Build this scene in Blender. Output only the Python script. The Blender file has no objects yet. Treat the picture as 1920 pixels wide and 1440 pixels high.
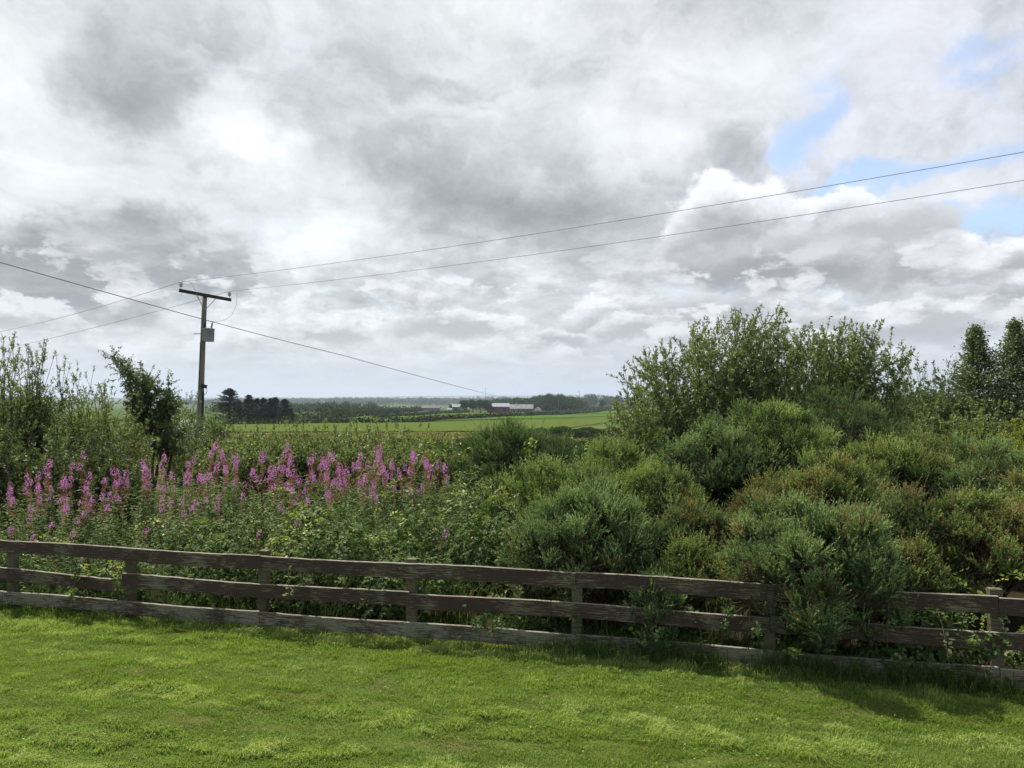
import bpy, math, random
import numpy as np
from mathutils import Vector, Matrix

R = math.radians
rng = np.random.default_rng(7)
random.seed(7)
sc = bpy.context.scene
COL = sc.collection

# ------------------------------------------------------------------ camera
F_PX = 1332.0                      # focal length in photo pixels (1920 wide)
CAM_Z = 2.5
PITCH = math.atan(28.0 / F_PX)
cam_d = bpy.data.cameras.new("camera")
cam_d.sensor_width = 36.0
cam_d.lens = F_PX / 1920.0 * 36.0
cam_d.clip_start = 0.05
cam_d.clip_end = 40000.0
cam = bpy.data.objects.new("camera", cam_d)
COL.objects.link(cam)
cam.location = (0, 0, CAM_Z)
cam.rotation_euler = (R(90) + PITCH, 0, 0)
sc.camera = cam

# ------------------------------------------------------------------ exposure
sc.view_settings.view_transform = 'Standard'
sc.view_settings.look = 'None'
sc.view_settings.gamma = 1.0
sc.view_settings.exposure = 0.52
sc.view_settings.use_curve_mapping = False
sc.cycles.max_bounces = 8
sc.cycles.diffuse_bounces = 2
sc.cycles.glossy_bounces = 2
sc.cycles.transmission_bounces = 3
sc.cycles.volume_bounces = 0
sc.cycles.transparent_max_bounces = 8
sc.cycles.sample_clamp_indirect = 4.0
sc.cycles.use_adaptive_sampling = True
sc.cycles.adaptive_threshold = 0.015

# ------------------------------------------------------------------ sun
SUN_EL, SUN_AZ = R(57), R(-42)     # azimuth measured from +Y towards +X
sun_d = bpy.data.lights.new("sun", 'SUN')
sun_d.energy = 5.0
sun_d.angle = R(0.9)
sun_d.color = (1.0, 0.95, 0.85)
sun = bpy.data.objects.new("sun", sun_d)
COL.objects.link(sun)
sdir = Vector((math.sin(SUN_AZ) * math.cos(SUN_EL), math.cos(SUN_AZ) * math.cos(SUN_EL), math.sin(SUN_EL)))
sun.rotation_euler = sdir.to_track_quat('Z', 'Y').to_euler()
sun.location = (-6, 8, 14)

# ------------------------------------------------------------------ node helper
class G:
    def __init__(s, tree):
        s.t = tree
    def n(s, typ, **kw):
        nd = s.t.nodes.new(typ)
        for k, v in kw.items():
            setattr(nd, k, v)
        return nd
    def put(s, sock, v):
        if isinstance(v, bpy.types.NodeSocket):
            s.t.links.new(v, sock)
        elif v is not None:
            if isinstance(v, (tuple, list)) and sock.type == 'RGBA' and len(v) == 3:
                v = (*v, 1)
            sock.default_value = v
    def m(s, op, a, b=None, c=None, clamp=False):
        nd = s.n('ShaderNodeMath', operation=op, use_clamp=clamp)
        for i, v in enumerate((a, b, c)):
            if v is not None:
                s.put(nd.inputs[i], v)
        return nd.outputs[0]
    def v(s, op, a, b=None, c=None):
        nd = s.n('ShaderNodeVectorMath', operation=op)
        for i, x in enumerate((a, b, c)):
            if x is not None:
                if op == 'SCALE' and i == 1:
                    s.put(nd.inputs['Scale'], x)
                else:
                    s.put(nd.inputs[i], x)
        return nd.outputs['Value'] if op in ('LENGTH', 'DOT_PRODUCT', 'DISTANCE') else nd.outputs[0]
    def xyz(s, x, y, z):
        nd = s.n('ShaderNodeCombineXYZ')
        for i, v in enumerate((x, y, z)):
            s.put(nd.inputs[i], v)
        return nd.outputs[0]
    def sep(s, v):
        nd = s.n('ShaderNodeSeparateXYZ')
        s.put(nd.inputs[0], v)
        return nd.outputs
    def noise(s, vec, scale, detail=4, rough=0.55, dist=0.0, out='Fac'):
        nd = s.n('ShaderNodeTexNoise')
        s.put(nd.inputs['Vector'], vec)
        nd.inputs['Scale'].default_value = scale
        nd.inputs['Detail'].default_value = detail
        nd.inputs['Roughness'].default_value = rough
        nd.inputs['Distortion'].default_value = dist
        return nd.outputs[out]
    def mr(s, v, a, b, c=0.0, d=1.0, smooth=True):
        nd = s.n('ShaderNodeMapRange', interpolation_type='SMOOTHSTEP' if smooth else 'LINEAR')
        s.put(nd.inputs[0], v)
        for i, x in enumerate((a, b, c, d)):
            s.put(nd.inputs[i + 1], x)
        return nd.outputs[0]
    def mix(s, f, a, b):
        nd = s.n('ShaderNodeMix', data_type='RGBA')
        s.put(nd.inputs[0], f)
        s.put(nd.inputs[6], a)
        s.put(nd.inputs[7], b)
        return nd.outputs[2]
    def ramp(s, f, stops):
        nd = s.n('ShaderNodeValToRGB')
        s.put(nd.inputs[0], f)
        e = nd.color_ramp.elements
        e[0].position, e[0].color = stops[0][0], (*stops[0][1], 1)
        e[1].position, e[1].color = stops[-1][0], (*stops[-1][1], 1)
        for p, c in stops[1:-1]:
            x = e.new(p)
            x.color = (*c, 1)
        return nd.outputs[0]

# ------------------------------------------------------------------ world: sky and clouds
world = bpy.data.worlds.new("World")
sc.world = world
world.use_nodes = True
wt = world.node_tree
wt.nodes.clear()
g = G(wt)
d = g.n('ShaderNodeTexCoord').outputs['Generated']
dx, dy, dz = g.sep(d)
az = g.m('ARCTAN2', dx, dy)
el = g.m('ARCSINE', dz)
P0 = g.xyz(az, el, 0.0)
# directions at which the clouds stand (azimuth, elevation)
def ae(px, py):
    a, b = (px - 960) / F_PX, (748 - py) / F_PX
    return math.atan(a), math.atan2(b, math.hypot(1, a))
w1 = g.v('SUBTRACT', g.noise(P0, 5.0, 5, 0.6, out='Color'), (0.5, 0.5, 0.5))
w2 = g.v('SUBTRACT', g.noise(g.v('MULTIPLY', P0, (1.0, 1.5, 1.0)), 16.0, 5, 0.65, out='Color'), (0.5, 0.5, 0.5))
Pw = g.v('ADD', g.v('ADD', P0, g.v('SCALE', w1, 0.22)), g.v('SCALE', w2, 0.05))
Pc = g.v('ADD', g.v('ADD', P0, g.v('SCALE', w1, 0.04)), g.v('SCALE', w2, 0.045))
def blob(P, px, py, rx, ry, inner=0.0):
    a, e = ae(px, py)
    rx, ry = rx / F_PX, ry / F_PX
    l = g.v('LENGTH', g.v('MULTIPLY_ADD', P, (1 / rx, 1 / ry, 0.0), (-a / rx, -e / ry, 0.0)))
    return g.mr(l, 1.0, inner)
def acc(P, lst, base):
    s = base
    for px, py, rx, ry, amp in lst:
        s = g.m('MULTIPLY_ADD', blob(P, px, py, rx, ry), amp, s)
    return s
lift = g.m('ADD', g.m('MAXIMUM', dz, 0.0), 0.22)
q = g.xyz(g.m('DIVIDE', dx, lift), g.m('DIVIDE', dy, lift), g.m('MULTIPLY', dz, 2.0))
nA = g.noise(q, 0.9, 6, 0.55, 0.4)
nB = g.noise(g.v('ADD', q, g.v('SCALE', w1, 0.6)), 2.6, 7, 0.6, 0.2)
nB2 = g.noise(g.v('ADD', g.v('ADD', q, (0.05, -0.06, -0.06)), g.v('SCALE', w1, 0.6)), 2.6, 4, 0.55, 0.2)
bright = acc(Pw, [
    (10, 60, 130, 190, 0.27), (110, 240, 110, 90, 0.10), (250, 330, 220, 70, 0.08), (430, 190, 60, 110, 0.264), (480, 290, 100, 120, 0.343),
    (40, 350, 160, 90, 0.238), (640, 390, 220, 60, 0.132), (585, 460, 150, 55, 0.449), (1090, 200, 120, 80, 0.20), (1200, 260, 150, 80, 0.264), (340, 400, 160, 50, 0.132),
    (860, 620, 420, 50, 0.132), (620, 600, 160, 60, 0.106), (330, 610, 240, 60, 0.132), (960, 40, 240, 70, 0.132), (1300, 90, 260, 110, 0.132), (560, 20, 140, 60, 0.106),
    (1700, 240, 200, 130, 0.158), (1820, 380, 200, 60, 0.158), (1650, 60, 300, 120, 0.132), (1450, 150, 130, 120, 0.106),
    (300, 150, 200, 160, -0.343), (260, 240, 140, 80, -0.158), (640, 130, 260, 140, -0.158), (780, 330, 240, 120, -0.30), (1000, 300, 260, 130, -0.158),
    (200, 490, 360, 100, -0.46), (60, 450, 160, 70, -0.132), (420, 530, 130, 50, -0.211), (1000, 410, 340, 100, -0.44), (830, 520, 200, 50, -0.132), (1150, 490, 180, 50, -0.211),
    (1080, 120, 110, 90, -0.132), (1390, 260, 110, 80, -0.211), (700, 570, 220, 30, -0.079), (1420, 590, 300, 30, -0.079), (250, 600, 140, 24, -0.079),
], 0.575)
bright = g.m('ADD', bright, g.m('MULTIPLY', g.m('SUBTRACT', nA, 0.5), 0.30))
bright = g.m('ADD', bright, g.m('MULTIPLY', g.m('SUBTRACT', nB, 0.5), 0.34))
bright = g.m('ADD', bright, g.m('MULTIPLY', g.m('SUBTRACT', nB, nB2), 0.75))
qc = g.v('ADD', g.v('ADD', q, g.v('SCALE', w1, 0.5)), g.v('SCALE', w2, 0.3))
nC = g.noise(qc, 7.0, 6, 0.62)
patchy = g.mr(g.noise(q, 1.7, 2), 0.42, 0.62, 0.25, 1.0)
bright = g.m('ADD', bright, g.m('MULTIPLY', g.m('MULTIPLY', g.m('SUBTRACT', nC, 0.5), 0.22), patchy))
cloud = g.ramp(bright, [(0.1, (.24, .25, .26)), (0.35, (.345, .36, .365)), (0.5, (.445, .46, .465)), (0.65, (.555, .57, .575)), (0.82, (.64, .655, .66)), (1.0, (.735, .745, .755))])
# rightward clouds are a little more lilac
lil = g.mr(az, -0.1, 0.6)
cloud = g.mix(lil, cloud, g.n('ShaderNodeMix').outputs[0]) if False else g.v('MULTIPLY', cloud, g.mix(lil, (0.985, 1.0, 1.012), (0.975, 0.975, 1.05)))
# openings to the blue
hole = acc(Pw, [
    (1545, 210, 95, 130, 1.0), (1500, 270, 60, 50, .5), (1600, 180, 60, 60, .4), (1840, 130, 140, 45, .75), (1720, 330, 330, 42, .9), (1600, 345, 120, 40, .4),
    (1880, 430, 160, 48, 1.1), (1790, 440, 60, 40, .5), (1530, 565, 90, 26, .5), (760, 575, 90, 12, .35), (1120, 530, 120, 22, .35), (1330, 545, 60, 20, .3),
    (2300, 200, 300, 200, .8), (2700, -200, 500, 300, .6), (-900, -200, 300, 200, .5)], 0.0)
hole = g.m('ADD', hole, g.m('MULTIPLY', g.m('SUBTRACT', nB, 0.52), 1.7))
thin = g.mr(hole, 0.02, 1.15)
# heaped clouds with crisp tops
fine = g.noise(g.v('MULTIPLY', P0, (1.0, 1.25, 1.0)), 34.0, 7, 0.62)
mid_ = g.noise(P0, 13.0, 5, 0.55)
cov = g.m('SUBTRACT', 1.0, g.m('MULTIPLY', thin, 0.86))
col = cloud
for (px, py, rx, ry, grey, top, soft) in [
    (1700, 600, 330, 42, .55, .74, .45), (1250, 590, 260, 45, .55, .76, .5),
    (860, 605, 150, 38, .60, .95, .35), (640, 612, 95, 36, .60, .93, .35), (1105, 600, 62, 52, .58, .97, .22), (1180, 612, 90, 30, .58, .9, .3), (1050, 632, 90, 22, .55, .85, .3),
    (1880, 510, 150, 60, .52, .99, .22), (1710, 500, 130, 72, .50, 1.0, .18), (1800, 560, 220, 40, .48, .72, .4), (1730, 580, 120, 36, .6, .9, .35),
    (1550, 430, 110, 80, .50, 1.0, .16), (1380, 440, 140, 110, .50, 1.0, .18), (1450, 500, 190, 62, .42, .62, .4),
    (1640, 425, 190, 40, .62, .8, .5)]:
    a, e = ae(px, py)
    irx, iry = F_PX / rx, F_PX / ry
    L = g.v('MULTIPLY_ADD', Pc, (irx, iry, 0.0), (-a * irx, -e * iry, 0.0))
    ln = g.m('ADD', g.v('LENGTH', L), g.m('MULTIPLY', g.m('SUBTRACT', mid_, 0.5), -1.0))
    ln = g.m('ADD', ln, g.m('MULTIPLY', g.m('SUBTRACT', fine, 0.5), -0.5))
    mask = g.mr(ln, 1.02, 1.02 - soft)
    ly = g.sep(L)[1]
    low = g.mr(ly, -1.0, -0.35)          # soft flat base
    mask = g.m('MULTIPLY', mask, g.m('MULTIPLY_ADD', low, 0.75, 0.25))
    lit = g.m('ADD', ly, g.m('MULTIPLY', g.m('SUBTRACT', ln, 0.6), 1.1))
    lit = g.m('ADD', lit, g.m('MULTIPLY', g.m('SUBTRACT', fine, 0.5), 1.6))
    lit = g.m('MULTIPLY', g.mr(lit, -0.5, 1.0, g.m('MULTIPLY', 1.0, grey * .92), top * 1.06), 0.70)
    cc = g.v('MULTIPLY', g.xyz(lit, lit, lit), (0.955, 0.98, 1.025))
    col = g.mix(mask, col, cc)
    cov = g.m('MAXIMUM', cov, mask)
Ph = g.v('ADD', g.v('MULTIPLY', P0, (1.0, 2.0, 1.0)), g.v('SCALE', w2, 0.018))
hN = g.noise(Ph, 8.5, 8, 0.58)
hN2 = g.noise(g.v('ADD', Ph, (-0.012, 0.028, 0.0)), 8.5, 7, 0.58)
band = g.m('MULTIPLY', g.mr(el, 0.235, 0.15), g.mr(el, 0.035, 0.075))
hm_ = g.m('MULTIPLY', g.mr(hN, 0.475, 0.525), band)
hl = g.m('ADD', 0.56, g.m('MULTIPLY', g.m('SUBTRACT', hN, hN2), 2.3))
hl = g.m('MINIMUM', g.m('MAXIMUM', hl, 0.38), 0.76)
hl = g.m('MULTIPLY', hl, 0.96)
col = g.mix(g.m('MULTIPLY', hm_, 0.72), col, g.v('MULTIPLY', g.xyz(hl, hl, hl), (0.98, 1.0, 1.02)))
cov = g.m('MAXIMUM', cov, hm_)
# sky behind the camera: unseen cloud darkened and opened to cut the fill light
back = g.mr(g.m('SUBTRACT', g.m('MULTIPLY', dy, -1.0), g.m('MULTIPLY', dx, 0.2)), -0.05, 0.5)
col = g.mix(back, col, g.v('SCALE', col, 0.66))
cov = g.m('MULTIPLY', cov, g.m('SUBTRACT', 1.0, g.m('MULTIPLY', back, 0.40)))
# milky air low down
hz = g.mr(el, 0.10, 0.0)
col = g.mix(g.m('MULTIPLY', hz, 0.72), col, (0.46, 0.495, 0.525))
cov = g.m('MAXIMUM', cov, g.mr(el, 0.16, 0.02))
sky = g.n('ShaderNodeTexSky', sky_type='NISHITA', sun_disc=False)
sky.sun_elevation = SUN_EL
sky.sun_rotation = SUN_AZ
sky.altitude = 50
sky.air_density = 1.0
sky.dust_density = 1.2
sky.ozone_density = 1.5
bg1 = g.n('ShaderNodeBackground')
g.put(bg1.inputs[0], sky.outputs[0])
bg1.inputs[1].default_value = 0.15
bg2 = g.n('ShaderNodeBackground')
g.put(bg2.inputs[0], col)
bg2.inputs[1].default_value = 1.0
ms = g.n('ShaderNodeMixShader')
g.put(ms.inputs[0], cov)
g.put(ms.inputs[1], bg1.outputs[0])
g.put(ms.inputs[2], bg2.outputs[0])
wo = g.n('ShaderNodeOutputWorld')
g.put(wo.inputs[0], ms.outputs[0])
world.cycles.sampling_method = 'MANUAL'
world.cycles.sample_map_resolution = 512

# ================================================================== helpers
def sstep(a, b, x):
    t = np.clip((x - a) / (b - a), 0, 1)
    return t * t * (3 - 2 * t)
def unit(v):
    return v / np.maximum(np.linalg.norm(v, axis=-1, keepdims=True), 1e-9)
def hash2(i, j, s):
    h = np.sin(i * 127.1 + j * 311.7 + s * 74.7) * 43758.5453
    return h - np.floor(h)
def vnoise(x, y, s=0):
    x, y = np.asarray(x, float), np.asarray(y, float)
    i, j = np.floor(x), np.floor(y)
    u, v = x - i, y - j
    u, v = u * u * (3 - 2 * u), v * v * (3 - 2 * v)
    return (hash2(i, j, s) * (1 - u) + hash2(i + 1, j, s) * u) * (1 - v) + (hash2(i, j + 1, s) * (1 - u) + hash2(i + 1, j + 1, s) * u) * v
def fbm(x, y, s=0, o=4):
    r, a, t = 0, .5, 0
    for k in range(o):
        r = r + a * vnoise(x * 2 ** k, y * 2 ** k, s + k); t += a; a *= .5
    return r / t

class MB:
    """collects vertices and faces in numpy blocks and links them as ONE mesh object"""
    def __init__(s):
        s.V, s.Fc, s.T, s.M, s.n = [], [], [], [], 0
    def add(s, V, F, tint=0.5, mat=0):
        V = np.asarray(V, float).reshape(-1, 3)
        F = np.asarray(F, dtype=np.int64)
        s.V.append(V); s.Fc.append(F + s.n)
        s.T.append(np.broadcast_to(np.asarray(tint, float), (len(V),)).copy())
        s.M.append(np.full(len(F), mat, np.int32))
        s.n += len(V)
        return s
    def arrays(s):
        return np.concatenate(s.V), s.Fc, np.concatenate(s.T), s.M
    def merge(s, other, Mx=None, tint=0.0):
        base = s.n
        for V, T in zip(other.V, other.T):
            s.V.append(V if Mx is None else V @ Mx[:3, :3].T + Mx[:3, 3]); s.T.append(T + tint); s.n += len(V)
        for F, M in zip(other.Fc, other.M):
            s.Fc.append(F + base); s.M.append(M)
    def build(s, name, mats, parent=None, smooth=False, loc=None):
        me = bpy.data.meshes.new(name)
        V, _, T, _ = s.arrays()
        cnt = np.concatenate([np.full(len(f), f.shape[1], np.int32) for f in s.Fc])
        li = np.concatenate([f.ravel() for f in s.Fc]).astype(np.int32)
        me.vertices.add(len(V)); me.vertices.foreach_set('co', V.astype(np.float32).ravel())
        me.loops.add(len(li)); me.loops.foreach_set('vertex_index', li)
        me.polygons.add(len(cnt))
        st = np.zeros(len(cnt), np.int32); st[1:] = np.cumsum(cnt)[:-1]
        me.polygons.foreach_set('loop_start', st)
        me.polygons.foreach_set('material_index', np.concatenate(s.M))
        me.update(calc_edges=True)
        at = me.attributes.new('tint', 'FLOAT', 'POINT')
        at.data.foreach_set('value', T.astype(np.float32))
        me.shade_smooth() if smooth else me.shade_flat()
        for m_ in (mats if isinstance(mats, (list, tuple)) else [mats]):
            me.materials.append(m_)
        o = bpy.data.objects.new(name, me)
        COL.objects.link(o)
        if parent is not None:
            o.parent = parent
        if loc is not None:
            o.location = loc
        return o

def tag(o, label=None, cat=None, group=None, kind=None):
    if label: o['label'] = label
    if cat: o['category'] = cat
    if group: o['group'] = group
    if kind: o['kind'] = kind
    return o
def empty(name, loc=(0, 0, 0), rz=0.0, s=1.0):
    o = bpy.data.objects.new(name, None)
    o.empty_display_size = 0.2
    COL.objects.link(o)
    o.location = loc; o.rotation_euler = (0, 0, rz); o.scale = (s, s, s) if not isinstance(s, tuple) else s
    return o
def copy_thing(root):
    c = root.copy(); COL.objects.link(c)
    for ch in root.children:
        d_ = ch.copy(); COL.objects.link(d_); d_.parent = c
        for g_ in ch.children:
            e_ = g_.copy(); COL.objects.link(e_); e_.parent = d_
    return c

# ---- pixel (photo, 1920 wide) and distance -> a point of the place
def PT(px, py, depth):
    a, b = (px - 960) / F_PX, (720 - py) / F_PX
    cy, sy = math.cos(PITCH), math.sin(PITCH)
    y, z = cy - b * sy, sy + b * cy
    k = depth / y
    return Vector((a * k, depth, CAM_Z + z * k))

# ---- land
_py = [-40, 0, 9, 12, 20, 30, 60, 90, 120, 180, 300, 550, 900, 1300, 1700, 2300, 2900, 4000, 9000, 20000]
_pz = [0.1, 0, 0, -.1, -.4, -.8, -2.2, -3.0, -3.25, -3.9, -5.3, -7.8, -10, -17, -19, -11, -5.5, -7, -14, -14]
def gz(x, y):
    x, y = np.asarray(x, float), np.asarray(y, float)
    z = np.interp(y, _py, _pz)
    z = z + sstep(25, 90, y) * (fbm(x / 60, y / 60, 3, 3) - .5) * 1.0
    z = z + sstep(10, 16, y) * (fbm(x / 5, y / 5, 9, 2) - .5) * .25 * (1 - sstep(120, 200, y))
    z = z + sstep(250, 500, y) * sstep(60, 400, x) * 2.0
    z = z + (1 - sstep(8.5, 9.5, y)) * (fbm(x / 2.6, y / 1.7, 5, 2) - .5) * .08
    return z
def gzf(x, y):
    return float(gz(x, y))
def fence_y(x):
    return 7.15 - 0.233 * x

# ---- vectorised leaves: P base, D along, N up, L length, W width
LEAF6 = (np.array([[0, 0, 0], [.32, -.5, 0], [.32, .5, 0], [.72, -.36, -.05], [.72, .36, -.05], [1, 0, -.16]]),
         [np.array([[0, 1, 2]]), np.array([[1, 3, 4, 2]]), np.array([[3, 5, 4]])])
LEAF4 = (np.array([[0, 0, 0], [.45, -.5, .0], [1, 0, -.08], [.45, .5, .0]]), [np.array([[0, 1, 2, 3]])])
SPINE = (np.array([[0, -.5, 0], [0, .5, 0], [1, 0, 0]]), [np.array([[0, 1, 2]])])
LEAFF = (np.array([[0, 0, 0], [.42, 0, -.06], [1, 0, -.2], [.25, -.42, .06], [.68, -.36, .02], [.25, .42, .06], [.68, .36, .02]]),
         [np.array([[0, 3, 4, 1], [0, 1, 6, 5]]), np.array([[1, 4, 2], [1, 2, 6]])])
def leaves(mb, P, D, N, L, W, tint, tpl=LEAF4, mat=0):
    P = np.asarray(P, float); n = len(P)
    if n == 0: return
    D = unit(np.asarray(D, float)); S = unit(np.cross(N, D)); U = np.cross(D, S)
    L = np.broadcast_to(L, (n,)); W = np.broadcast_to(W, (n,)); tint = np.broadcast_to(tint, (n,))
    t, fs = tpl; k = len(t)
    V = (P[:, None] + D[:, None] * (t[None, :, 0:1] * L[:, None, None]) + S[:, None] * (t[None, :, 1:2] * W[:, None, None])
         + U[:, None] * (t[None, :, 2:3] * L[:, None, None]))
    T = np.repeat(tint, k)
    base = mb.n
    mb.V.append(V.reshape(-1, 3)); mb.T.append(T); mb.n += n * k
    for f in fs:
        F = (f[None] + (np.arange(n) * k)[:, None, None]).reshape(-1, f.shape[1]) + base
        mb.Fc.append(F); mb.M.append(np.full(len(F), mat, np.int32))
def segs(mb, A, B, ra, rb, sides=4, tint=.5, mat=0):
    A, B = np.asarray(A, float).reshape(-1, 3), np.asarray(B, float).reshape(-1, 3); n = len(A)
    if n == 0: return
    D = unit(B - A)
    ref = np.where(np.abs(D[:, 2:3]) > .9, np.array([[1., 0, 0]]), np.array([[0, 0, 1.]]))
    S = unit(np.cross(ref, D)); U = np.cross(D, S)
    an = np.arange(sides) * 2 * np.pi / sides
    ring = S[:, None] * np.cos(an)[None, :, None] + U[:, None] * np.sin(an)[None, :, None]
    ra = np.broadcast_to(ra, (n,))[:, None, None]; rb = np.broadcast_to(rb, (n,))[:, None, None]
    V = np.concatenate([A[:, None] + ring * ra, B[:, None] + ring * rb], 1)
    i = np.arange(sides); j = (i + 1) % sides
    f = np.stack([i, j, j + sides, i + sides], 1)
    F = (f[None] + (np.arange(n) * 2 * sides)[:, None, None]).reshape(-1, 4)
    mb.add(V.reshape(-1, 3), F, np.repeat(np.broadcast_to(tint, (n,)), 2 * sides), mat)
def poly(mb, pts, radii, sides=6, tint=.5, mat=0, caps=True):
    pts = np.asarray(pts, float); n = len(pts)
    radii = np.broadcast_to(radii, (n,))
    D = unit(np.gradient(pts, axis=0)) if n > 1 else np.array([[0, 0, 1.]])
    ref = np.array([1., 0, 0]) if abs(D[0][2]) > .8 else np.array([0, 0, 1.])
    V = []
    for k in range(n):
        s_ = np.cross(ref, D[k]); s_ /= np.linalg.norm(s_) + 1e-9; u_ = np.cross(D[k], s_)
        an = np.arange(sides) * 2 * np.pi / sides
        V.append(pts[k] + radii[k] * (np.cos(an)[:, None] * s_ + np.sin(an)[:, None] * u_))
    i = np.arange(sides); j = (i + 1) % sides
    F = np.concatenate([np.stack([i + k * sides, j + k * sides, j + (k + 1) * sides, i + (k + 1) * sides], 1) for k in range(n - 1)])
    b = mb.n
    mb.add(np.concatenate(V), F, tint, mat)
    if caps:
        mb.Fc.append(np.array([list(range(sides))[::-1]]) + b); mb.M.append(np.full(1, mat, np.int32))
        mb.Fc.append(np.array([list(range(sides))]) + b + (n - 1) * sides); mb.M.append(np.full(1, mat, np.int32))
def box(mb, c, size, rot=None, tint=.5, mat=0, top_mat=None):
    s_ = np.array(size, float) / 2
    V = np.array([[x, y, z] for x in (-1, 1) for y in (-1, 1) for z in (-1, 1)], float) * s_
    if rot is not None: V = V @ np.array(rot).T
    V = V + np.array(c, float)
    F = np.array([[0, 1, 3, 2], [4, 6, 7, 5], [0, 4, 5, 1], [2, 3, 7, 6], [0, 2, 6, 4], [1, 5, 7, 3]])
    mb.add(V, F[:5], tint, mat)
    b = mb.n - 8
    mb.Fc.append(F[5:] + b); mb.M.append(np.full(1, mat if top_mat is None else top_mat, np.int32))
def lathe(mb, prof, c=(0, 0, 0), sides=20, tint=.5, mat=0, axis=None):
    an = np.arange(sides) * 2 * np.pi / sides
    V = np.concatenate([np.stack([r * np.cos(an), r * np.sin(an), np.full(sides, z)], 1) for r, z in prof])
    if axis is not None:
        V = V @ np.array(Vector(axis).to_track_quat('Z', 'Y').to_matrix()).T
    V = V + np.array(c, float)
    i = np.arange(sides); j = (i + 1) % sides
    F = np.concatenate([np.stack([i + k * sides, j + k * sides, j + (k + 1) * sides, i + (k + 1) * sides], 1) for k in range(len(prof) - 1)])
    mb.add(V, F, tint, mat)

def rand_dir(n, up=0.0):
    v = rng.normal(size=(n, 3)); v = unit(v); v[:, 2] += up
    return unit(v)

# ================================================================== materials
def new_mat(name):
    m_ = bpy.data.materials.new(name); m_.use_nodes = True
    m_.node_tree.nodes.clear()
    return m_, G(m_.node_tree)
def out(g_, sh):
    o = g_.n('ShaderNodeOutputMaterial'); g_.put(o.inputs[0], sh)
def princ(g_, col, rough=.8, spec=.3, metal=0.0, normal=None):
    p = g_.n('ShaderNodeBsdfPrincipled')
    g_.put(p.inputs['Base Color'], col); g_.put(p.inputs['Roughness'], rough)
    g_.put(p.inputs['Specular IOR Level'], spec); g_.put(p.inputs['Metallic'], metal)
    if normal is not None: g_.put(p.inputs['Normal'], normal)
    return p.outputs[0]
def tintv(g_):
    a = g_.n('ShaderNodeAttribute', attribute_name='tint')
    return a.outputs['Fac']
def leaf_mat(name, stops, trans=0.3, rough=.5, spec=.35, patch=0.0, tcol=None):
    m_, g_ = new_mat(name)
    t = tintv(g_)
    if patch:
        pos = g_.n('ShaderNodeNewGeometry').outputs['Position']
        t = g_.m('ADD', t, g_.m('MULTIPLY', g_.m('SUBTRACT', g_.noise(pos, 2.2, 3), .5), patch))
    c = g_.ramp(t, stops)
    p = princ(g_, c, rough, spec)
    tr = g_.n('ShaderNodeBsdfTranslucent')
    g_.put(tr.inputs[0], g_.v('MULTIPLY', c, tcol or (1.25, 1.35, .6)))
    mx = g_.n('ShaderNodeMixShader'); mx.inputs[0].default_value = trans
    g_.put(mx.inputs[1], p); g_.put(mx.inputs[2], tr.outputs[0])
    out(g_, mx.outputs[0])
    return m_
def plain_mat(name, col, rough=.7, spec=.3, metal=0.0, var=.15, scale=3.0):
    m_, g_ = new_mat(name)
    pos = g_.n('ShaderNodeTexCoord').outputs['Object']
    n_ = g_.noise(pos, scale, 5, .6)
    c = g_.mix(n_, tuple(x * (1 - var) for x in col), tuple(min(1, x * (1 + var)) for x in col))
    out(g_, princ(g_, c, rough, spec, metal))
    return m_
def bark_mat(name, a, b, scale=8.0):
    m_, g_ = new_mat(name)
    pos = g_.v('MULTIPLY', g_.n('ShaderNodeTexCoord').outputs['Object'], (1, 1, .25))
    n_ = g_.noise(pos, scale, 6, .65)
    bp = g_.n('ShaderNodeBump'); bp.inputs['Strength'].default_value = .5; bp.inputs['Distance'].default_value = .01
    g_.put(bp.inputs['Height'], n_)
    out(g_, princ(g_, g_.mix(n_, a, b), .9, .15, 0, bp.outputs[0]))
    return m_

M = {}
M['gorse'] = leaf_mat('gorse_green', [(0, (.040, .078, .024)), (.35, (.12, .195, .055)), (.6, (.255, .35, .10)), (.8, (.37, .475, .15)), (1, (.47, .55, .20))], .22, .6, .2, .30)
M['gorse_blue'] = leaf_mat('gorse_blue_green', [(0, (.034, .070, .030)), (.35, (.11, .195, .078)), (.65, (.25, .36, .145)), (1, (.42, .54, .24))], .22, .6, .2, .30)
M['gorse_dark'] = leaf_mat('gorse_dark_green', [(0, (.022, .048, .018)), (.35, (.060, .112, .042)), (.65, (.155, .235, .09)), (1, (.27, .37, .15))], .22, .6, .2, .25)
M['gorse_brown'] = leaf_mat('gorse_olive_brown', [(0, (.08, .09, .026)), (.3, (.15, .16, .045)), (.55, (.24, .23, .065)), (.75, (.33, .27, .095)), (1, (.46, .32, .15))], .18, .7, .15, .3)
M['willow'] = leaf_mat('willow_leaf', [(0, (.066, .094, .034)), (.4, (.138, .178, .063)), (.75, (.22, .262, .10)), (1, (.35, .38, .175))], .34, .5, .35, .15)
M['willow_dark'] = leaf_mat('dark_leaf', [(0, (.052, .080, .027)), (.5, (.11, .150, .052)), (1, (.22, .265, .10))], .30, .5, .35, .15)
M['poplar'] = leaf_mat('silvery_leaf', [(0, (.048, .072, .026)), (.5, (.12, .155, .06)), (1, (.27, .30, .16))], .28, .5, .35, .15)
M['yellowgreen'] = leaf_mat('yellow_green_leaf', [(0, (.085, .11, .018)), (.5, (.19, .225, .032)), (1, (.34, .34, .055))], .4, .6, .2, .2)
M['bramble'] = leaf_mat('bramble_leaf', [(0, (.030, .058, .018)), (.5, (.072, .12, .036)), (.8, (.14, .19, .065)), (1, (.26, .29, .12))], .30, .65, .15, .2)
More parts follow.
